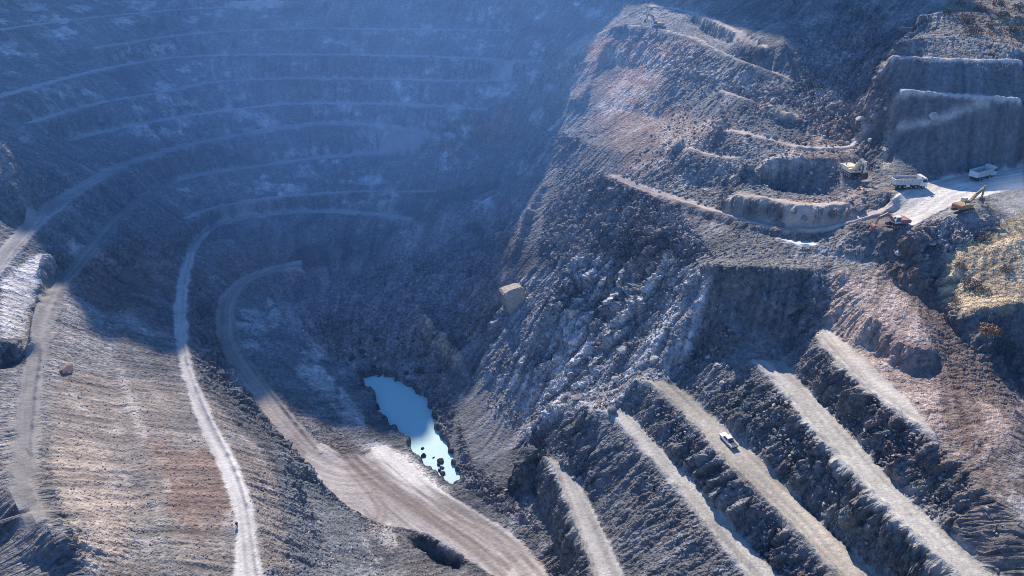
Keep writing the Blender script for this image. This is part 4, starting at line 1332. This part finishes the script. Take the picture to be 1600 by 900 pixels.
boulder('huge tan block with a pale flat top standing on the dark spine of the spur', 803, 472, (7.4, 8.0, 9.5), 'tan', 6, rz=.35, sink=.42)
boulder('big dark blue grey boulder jutting from the streaked slope above the lower benches', 924, 508, (4.6, 4.2, 6.0), 'grey', 2, sink=.15)
boulder('rounded boulder perched at the upper end of the second bench road from the pool', 957, 645, (3.4, 3.2, 3.6), 'grey', 3, sink=.05)
boulder('large round pale boulder resting on the slanting line across the tall dark wall', 1457, 189, (3.0, 2.6, 3.0), 'pale', 4, sink=-.1)
boulder('pale grey boulder lying on the left slope at the foot of the bright pad', 104, 580, (5.6, 4.2, 3.4), 'brown', 5)
boulder('upright pale boulder on the scree below the streaked slope, beside the dark notch', 878, 664, (2.0, 1.8, 4.0), 'pale', 0)
boulder('white boulder on the scree hollow in front of the wall end', 1313, 163, 2.6, 'pale', 1)
boulder('small white stone on the ledge below the scree hollow', 1359, 221, 1.8, 'pale', 2)
boulder('pale round boulder half buried where the tyre tracks swing round', 1219, 353, (3.2, 2.6, 2.4), 'brown', 3)
boulder('pale boulder beside the dark track, below the cream excavator', 1343, 329, (2.6, 2.2, 2.6), 'pale', 4)
boulder('pair of white slabs at the top of the lowest bench road, the left slab', 897, 746, (2.0, 1.6, 1.1), 'pale', 5)
boulder('pair of white slabs at the top of the lowest bench road, the right slab', 907, 747, (1.3, 1.2, .9), 'pale', 0)
boulder('grey boulder on the terrace rim at the end of the light ledge', 1240, 335, (2.4, 2.2, 2.6), 'grey', 1)
boulder('grey boulder tumbled just below the end of the light ledge', 1256, 344, (2.2, 2.0, 2.8), 'grey', 2)
boulder('tall pale rock leaning on the slope under the upper dark cliff', 985, 488, (2.4, 2.2, 3.6), 'grey', 3)
boulder('white flat rock standing in the upper end of the pool', 593, 594, (2.0, 1.4, .9), 'dark', 4, z=0)
boulder('pale boulder alone on the scree bank right of the pool', 688, 604, (2.0, 1.7, 1.5), 'pale', 5)
boulder('pale slab at the water edge above the pool', 590, 574, (3.2, 1.6, 1.1), 'pale', 0)
boulder('white boulder low on the rocky nose beside the pickup bench', 1128, 602, (2.2, 1.8, 2.4), 'pale', 1)
boulder('blue white boulder on the brown slope right of the pale winding road', 302, 688, (2.0, 1.5, .9), 'pale', 2)

def scatter(n, poly_px, smin, smax, tones, label, group, power=2.0, level_z=None):
    poly = zone(*poly_px)
    x0, y0 = poly.min(0)
    x1, y1 = poly.max(0)
    made = 0
    for _ in range(n * 60):
        x, y = random.uniform(x0, x1), random.uniform(y0, y1)
        if not inside(poly, np.array([x]), np.array([y]))[0]:
            continue
        if sample(road_hard, np.array([x]), np.array([y]))[0] > .3 and smax > 1.2 and random.random() < .93:
            continue
        s = smin + (smax - smin) * random.random() ** power
        o = bpy.data.objects.new('boulder', random.choice(ROCKS[random.choice(tones)]))
        COL.objects.link(o)
        o.scale = (s / 2 * random.uniform(.8, 1.3), s / 2 * random.uniform(.8, 1.2), s / 2 * random.uniform(.7, 1.2))
        o.rotation_euler = (random.uniform(-.5, .5), random.uniform(-.5, .5), random.uniform(0, 6.28))
        o.location = (x, y, (gz(x, y) if level_z is None else level_z) + s * .12)
        tag(o, label, 'boulder', group)
        made += 1
        if made >= n:
            break

scatter(40, ((545, 525), (640, 515), (700, 575), (700, 625), (660, 600), (600, 578), (540, 572)), 1.4, 3.2, ['grey', 'grey', 'dark'], 'dark grey boulder in the jumble of rocks along the head of the pool', 'boulders at the head of the pool', 1.5)
scatter(30, ((560, 440), (700, 395), (790, 385), (740, 470), (680, 500), (570, 510)), 1.2, 2.8, ['grey', 'grey', 'brown'], 'grey boulder strewn on the shaded rubble fan behind the pool', 'boulders on the shaded rubble fan')
scatter(40, ((880, 300), (990, 290), (1080, 345), (1110, 400), (1000, 400), (900, 400), (850, 400)), 1.3, 3.0, ['grey', 'pale', 'grey'], 'grey boulder in the rockfall on the upper shoulder of the spur', 'boulders on the shoulder of the spur', 1.6)
scatter(34, ((900, 430), (1000, 420), (1100, 430), (1060, 560), (960, 610), (880, 640), (830, 620), (850, 500)), 1.4, 4.2, ['grey', 'pale', 'grey'], 'grey blue boulder lodged among the ribs of the streaked slope above the pool', 'boulders on the streaked slope', 1.7)
scatter(24, ((1140, 128), (1230, 150), (1290, 170), (1280, 190), (1200, 168), (1140, 145)), 1.3, 3.2, ['pale', 'brown', 'grey'], 'boulder in the row of tumbled rocks behind the lit terrace edge', 'boulders behind the lit terrace')
scatter(28, ((1330, 60), (1385, 60), (1370, 180), (1300, 215), (1290, 150)), 1.3, 2.8, ['grey', 'pale'], 'blue grey boulder on the shaded scree left of the tall wall', 'boulders on the scree by the wall')
scatter(30, ((725, 735), (790, 765), (860, 790), (870, 820), (800, 800), (740, 765)), .9, 2.0, ['grey', 'dark', 'pale'], 'boulder in the rock litter between the pool and the lowest bench', 'boulders below the lowest bench')
scatter(22, ((845, 690), (895, 740), (915, 760), (870, 740), (840, 712)), .8, 1.9, ['grey', 'pale'], 'rock on the tip of the lowest bench under the dark notch', 'rocks on the lowest bench tip')
scatter(10, ((655, 705), (668, 710), (695, 735), (698, 748), (680, 738), (660, 720)), 1.0, 2.4, ['dark'], 'black rock poking out of the sunlit end of the pool', 'black rocks in the pool', level_z=-.1)
scatter(22, ((1395, 385), (1480, 375), (1480, 395), (1440, 410), (1400, 400)), .9, 2.2, ['grey', 'pale'], 'pale rock at the foot of the shaded dump below the machines', 'rocks at the foot of the dump')

# loose stones, too many and too small to count
def loose_stones():
    base = rock_mesh("stone_shape", 5, 1)
    bv = np.array([v.co for v in base.vertices])
    bf = np.array([p.vertices for p in base.polygons])
    spots = []
    def many(n, poly_px, smin, smax):
        poly = zone(*poly_px)
        a, b = poly.min(0), poly.max(0)
        p = np.stack([RNG.uniform(a[0], b[0], n * 4), RNG.uniform(a[1], b[1], n * 4)], 1)
        p = p[inside(poly, p[:, 0], p[:, 1])]
        p = p[(sample(road, p[:, 0], p[:, 1]) < RNG.choice([.35, .35, .9], len(p))) & (sample(near_pool, p[:, 0], p[:, 1]) < .5)][:n]
        spots.append(np.concatenate([p, (smin + (smax - smin) * RNG.random(len(p)) ** 3)[:, None]], 1))
    many(3800, ((480, 470), (600, 410), (720, 380), (790, 380), (770, 450), (720, 560), (690, 600), (620, 570), (530, 560), (470, 520)), .4, 1.7)
    many(3000, ((860, 310), (940, 270), (1060, 320), (1120, 400), (1040, 440), (950, 420), (840, 420)), .4, 1.7)
    many(1500, ((1250, 60), (1380, 40), (1385, 180), (1340, 240), (1260, 200), (1230, 120)), .4, 1.8)
    many(900, ((715, 650), (740, 730), (790, 765), (870, 830), (800, 815), (720, 755)), .3, 1.1)
    many(1300, ((980, 590), (1100, 650), (1300, 900), (1180, 900), (1050, 760), (900, 640)), .3, 1.3)
    many(1300, ((1170, 560), (1330, 740), (1480, 900), (1390, 900), (1150, 680), (1080, 600)), .3, 1.3)
    many(900, ((1280, 520), (1420, 660), (1600, 850), (1600, 900), (1540, 900), (1380, 740), (1230, 570)), .3, 1.2)
    many(2200, ((60, 560), (300, 600), (400, 720), (420, 900), (0, 900), (0, 640)), .2, .75)
    many(1200, ((400, 660), (540, 740), (640, 830), (700, 900), (420, 900)), .3, 1.1)
    many(2600, ((1100, 100), (1250, 130), (1380, 240), (1340, 340), (1100, 330), (960, 280)), .35, 1.8)
    many(4200, ((1100, 415), (1150, 540), (1050, 590), (930, 640), (860, 670), (760, 640), (790, 440), (950, 400)), .35, 1.9)
    many(500, ((1310, 440), (1460, 470), (1560, 640), (1500, 700), (1400, 600)), .2, .6)
    s = np.concatenate(spots)
    n = len(s)
    ang = RNG.uniform(0, 2 * np.pi, n)
    ca, sa = np.cos(ang), np.sin(ang)
    til = RNG.uniform(-.6, .6, n)
    sc = s[:, 2:3] * .5 * RNG.uniform(.65, 1.35, (n, 3))
    v = bv[None] * sc[:, None, :]
    y1 = v[..., 1] * np.cos(til)[:, None] - v[..., 2] * np.sin(til)[:, None]
    z1 = v[..., 1] * np.sin(til)[:, None] + v[..., 2] * np.cos(til)[:, None]
    X = v[..., 0] * ca[:, None] - y1 * sa[:, None] + s[:, 0:1]
    Y = v[..., 0] * sa[:, None] + y1 * ca[:, None] + s[:, 1:2]
    Zq = z1 + ground(s[:, 0], s[:, 1])[:, None] + s[:, 2:3] * .08
    co = np.stack([X, Y, Zq], -1).reshape(-1, 3)
    tr = (bf[None] + (np.arange(n) * len(bv))[:, None, None]).reshape(-1, 3)
    me = mesh_np("loose_stones", co, tris=tr, smooth_shade=False)
    for k in ('grey', 'pale', 'brown'):
        me.materials.append(ROCKM[k])
    pick = RNG.choice(3, n, p=[.66, .14, .20])
    me.polygons.foreach_set('material_index', np.repeat(pick, len(bf)).astype(np.int32))
    o = link("loose_stones", me)
    tag(o, kind="stuff")
loose_stones()

# ------------------------------------------------------------------ dry shrubs and grass on the hill at the right
def shrub_mesh(name, seed, n=260, twigs=14):
    r = random.Random(seed)
    vv, ff = [], []
    for _ in range(n):
        a, u = r.uniform(0, 6.28), r.random() ** .5
        h = r.uniform(.12, 1) * (1 - .55 * u * u)
        c = Vector((u * math.cos(a), u * math.sin(a), h))
        d = Vector((r.gauss(0, 1), r.gauss(0, 1), r.gauss(0, 1))).normalized() * r.uniform(.08, .17)
        e = d.cross(Vector((r.gauss(0, 1), r.gauss(0, 1), 1))).normalized() * r.uniform(.04, .09)
        k = len(vv)
        vv += [c - d, c + e, c + d, c - e]
        ff.append((k, k + 1, k + 2, k + 3))
    me = bpy.data.meshes.new(name)
    me.from_pydata([tuple(v) for v in vv], [], ff)
    tv, tf = [], []
    for _ in range(twigs):
        a = r.uniform(0, 6.28)
        e = Vector((math.cos(a) * .6, math.sin(a) * .6, r.uniform(.4, .9)))
        k = len(tv)
        s = Vector((-math.sin(a), math.cos(a), 0)) * .035
        tv += [s, -s, Vector((0, 0, .06)), e]
        tf += [(k, k + 1, k + 3), (k + 1, k + 2, k + 3), (k + 2, k, k + 3)]
    tw = bpy.data.meshes.new('stem')
    tw.from_pydata([tuple(v) for v in tv], [], tf)
    return me, tw

SHR = {'orange': simple_mat("russet_leaves", (.30, .16, .07), .9, wear=.3, scale=3), 'dry': simple_mat("dry_twigs", (.20, .15, .10), .9, wear=.3, scale=3),
       'olive': simple_mat("olive_leaves", (.10, .10, .06), .9, wear=.3, scale=3), 'stem': simple_mat("shrub_stem", (.10, .075, .05), .9)}
def shrub(label, px, py, size, tone, seed, group=None):
    x, y = on_ground(px, py)
    t = thing('shrub', label, 'shrub', x, y, random.uniform(0, 6), group)
    t.scale = size if isinstance(size, tuple) else (size,) * 3
    a, b = shrub_mesh('foliage', seed)
    link('foliage', a, SHR[tone], t)
    link('stem', b, SHR['stem'], t)
shrub('russet orange bush alone on the dark slope below the grass', 1545, 522, (2.4, 2.2, 2.6), 'orange', 1)
shrub('big leafless brown shrub on the grass right of the wheel tracks', 1516, 446, (2.2, 2.2, 1.7), 'dry', 2)
shrub('low brown shrub in the middle of the yellow grass', 1534, 455, (2.0, 1.8, 1.4), 'dry', 3)
shrub('brown shrub on the upper rim of the grass under the dump', 1532, 372, (1.9, 1.9, 1.7), 'dry', 4)
shrub('dusty shrub at the lower left corner of the grass beside the tracks', 1492, 474, (1.7, 1.6, 1.4), 'dry', 5)
shrub('olive shrub on the dark slope right of the russet bush', 1578, 548, (2.1, 1.9, 1.7), 'olive', 6)
shrub('small brown shrub beside the pale boulder rubble, at the left end of the grass', 1500, 418, (1.4, 1.3, 1.2), 'dry', 7)
shrub('twiggy shrub near the right edge of the grass above the looping track', 1572, 425, (1.5, 1.5, 1.3), 'dry', 8)
for k, (sx_, sy_) in enumerate([(1482, 22), (1508, 34), (1530, 18), (1548, 42), (1566, 26), (1584, 50), (1592, 14), (1520, 52), (1560, 8), (1500, 8)]):
    shrub('dry brown shrub in the scrub on the hillside in the top right corner', sx_, sy_, random.uniform(1.6, 2.8), 'dry' if k % 2 else 'olive', 20 + k, 'scrub in the top right corner')

def grass():
    poly = zone((1480, 400), (1520, 380), (1600, 330), (1600, 468), (1575, 490), (1500, 495), (1468, 470))
    a, b = poly.min(0), poly.max(0)
    n = 5000
    p = np.stack([RNG.uniform(a[0], b[0], n), RNG.uniform(a[1], b[1], n)], 1)
    p = p[inside(poly, p[:, 0], p[:, 1])]
    keep = sample(n2 + .6 * n3, p[:, 0], p[:, 1]) > -.25
    p = p[keep]
    n = len(p)
    z = ground(p[:, 0], p[:, 1])
    vv, ff = [], []
    h = RNG.uniform(.1, .26, n)
    for k in range(3):
        an = RNG.uniform(0, 6.28, n)
        dx, dy = np.cos(an), np.sin(an)
        w_ = .10
        base = np.stack([p[:, 0], p[:, 1], z - .05], 1)
        l_ = base + np.stack([dx * w_, dy * w_, 0 * z], 1)
        r_ = base - np.stack([dx * w_, dy * w_, 0 * z], 1)
        t_ = base + np.stack([-dy * .25 * h, dx * .25 * h, h], 1)
        vv.append(np.stack([l_, r_, t_], 1).reshape(-1, 3))
    co = np.concatenate(vv)
    me = mesh_np("dry_grass", co, tris=np.arange(len(co)).reshape(-1, 3), smooth_shade=False)
    tag(link("dry_grass", me, simple_mat("dry_grass", (.46, .38, .26), .9, wear=.25, scale=.4)), kind="stuff")
grass()

ground_obj, _ = build_ground()

# ------------------------------------------------------------------ water of the pool
def build_water():
    m, nt, b = new_mat("milky_water")
    b.inputs["Base Color"].default_value = (.41, .64, .64, 1)
    b.inputs["Roughness"].default_value = .45
    b.inputs["Specular IOR Level"].default_value = .12
    geo = nt.nodes.new("ShaderNodeNewGeometry")
    nz = nt.nodes.new("ShaderNodeTexNoise"); nz.inputs["Scale"].default_value = .8; nz.inputs["Detail"].default_value = 3
    nt.links.new(geo.outputs["Position"], nz.inputs["Vector"])
    bp = nt.nodes.new("ShaderNodeBump"); bp.inputs["Strength"].default_value = .03; bp.inputs["Distance"].default_value = .2
    nt.links.new(nz.outputs["Fac"], bp.inputs["Height"])
    nt.links.new(bp.outputs[0], b.inputs["Normal"])
    c = POOL.mean(0)
    p = c + (POOL - c) * 1.12
    me = bpy.data.meshes.new("water")
    me.from_pydata([(x, y, 0.0) for x, y in p], [], [list(range(len(p)))])
    o = link("water", me, m)
    tag(o, kind="structure")
build_water()

# ------------------------------------------------------------------ dusty air
def build_haze():
    me = bpy.data.meshes.new("haze")
    x, y0, y1, z0, z1 = 1240, -1240, 1240, -60, 470
    v = [(a, b, c) for c in (z0, z1) for b in (y0, y1) for a in (-x, x)]
    me.from_pydata(v, [], [(0, 2, 3, 1), (4, 5, 7, 6), (0, 1, 5, 4), (2, 6, 7, 3), (0, 4, 6, 2), (1, 3, 7, 5)])
    m = bpy.data.materials.new("haze")
    m.use_nodes = True
    nt = m.node_tree
    nt.nodes.clear()
    out = nt.nodes.new("ShaderNodeOutputMaterial")
    pv = nt.nodes.new("ShaderNodeVolumePrincipled")
    pv.inputs["Color"].default_value = (.16, .43, 1.0, 1)
    pv.inputs["Density"].default_value = .00016
    pv.inputs["Anisotropy"].default_value = .35
    nt.links.new(pv.outputs[0], out.inputs["Volume"])
    o = link("haze", me, m)
    tag(o, kind="stuff")
build_haze()

def build_dust(loc, size, col, dens, nscale):
    """The dust that hangs in the bowl, thickest at its far side and thinning to nothing outwards."""
    bm_v, bm_f = [], []
    nu, nv = 24, 14
    for j in range(nv + 1):
        for i in range(nu):
            a, b = 2 * math.pi * i / nu, math.pi * j / nv
            bm_v.append((math.sin(b) * math.cos(a), math.sin(b) * math.sin(a), math.cos(b)))
    for j in range(nv):
        for i in range(nu):
            k = (i + 1) % nu
            bm_f.append((j * nu + i, (j + 1) * nu + i, (j + 1) * nu + k, j * nu + k))
    me = bpy.data.meshes.new("dust_cloud")
    me.from_pydata(bm_v, [], bm_f)
    m = bpy.data.materials.new("dust")
    m.use_nodes = True
    nt = m.node_tree
    nt.nodes.clear()
    out = nt.nodes.new("ShaderNodeOutputMaterial")
    pv = nt.nodes.new("ShaderNodeVolumePrincipled")
    pv.inputs["Color"].default_value = (*col, 1)
    pv.inputs["Anisotropy"].default_value = .35
    tc = nt.nodes.new("ShaderNodeTexCoord")
    ln = nt.nodes.new("ShaderNodeVectorMath"); ln.operation = 'LENGTH'
    nt.links.new(tc.outputs["Object"], ln.inputs[0])
    mr = nt.nodes.new("ShaderNodeMapRange"); mr.interpolation_type = 'SMOOTHSTEP'
    mr.inputs[1].default_value = .98; mr.inputs[2].default_value = .15
    mr.inputs[3].default_value = 0; mr.inputs[4].default_value = dens
    nt.links.new(ln.outputs["Value"], mr.inputs[0])
    nz = nt.nodes.new("ShaderNodeTexNoise"); nz.inputs["Scale"].default_value = nscale; nz.inputs["Detail"].default_value = 2
    nt.links.new(tc.outputs["Object"], nz.inputs["Vector"])
    mu = nt.nodes.new("ShaderNodeMath"); mu.operation = 'MULTIPLY_ADD'
    nt.links.new(nz.outputs["Fac"], mu.inputs[0]); mu.inputs[1].default_value = 1.2; mu.inputs[2].default_value = .4
    mm = nt.nodes.new("ShaderNodeMath"); mm.operation = 'MULTIPLY'
    nt.links.new(mr.outputs[0], mm.inputs[0]); nt.links.new(mu.outputs[0], mm.inputs[1])
    nt.links.new(mm.outputs[0], pv.inputs["Density"])
    nt.links.new(pv.outputs[0], out.inputs["Volume"])
    o = link("dust_cloud", me, m, loc=loc)
    o.scale = size
    tag(o, kind="stuff")
build_dust((-55, 290, 80), (235, 165, 125), (.22, .48, 1.0), .0023, 2.2)
dx_, dy_ = on_ground(1592, 338)
build_dust((dx_, dy_, gz(dx_, dy_) + 4), (13, 9, 8), (.85, .87, .9), .045, 2.5)
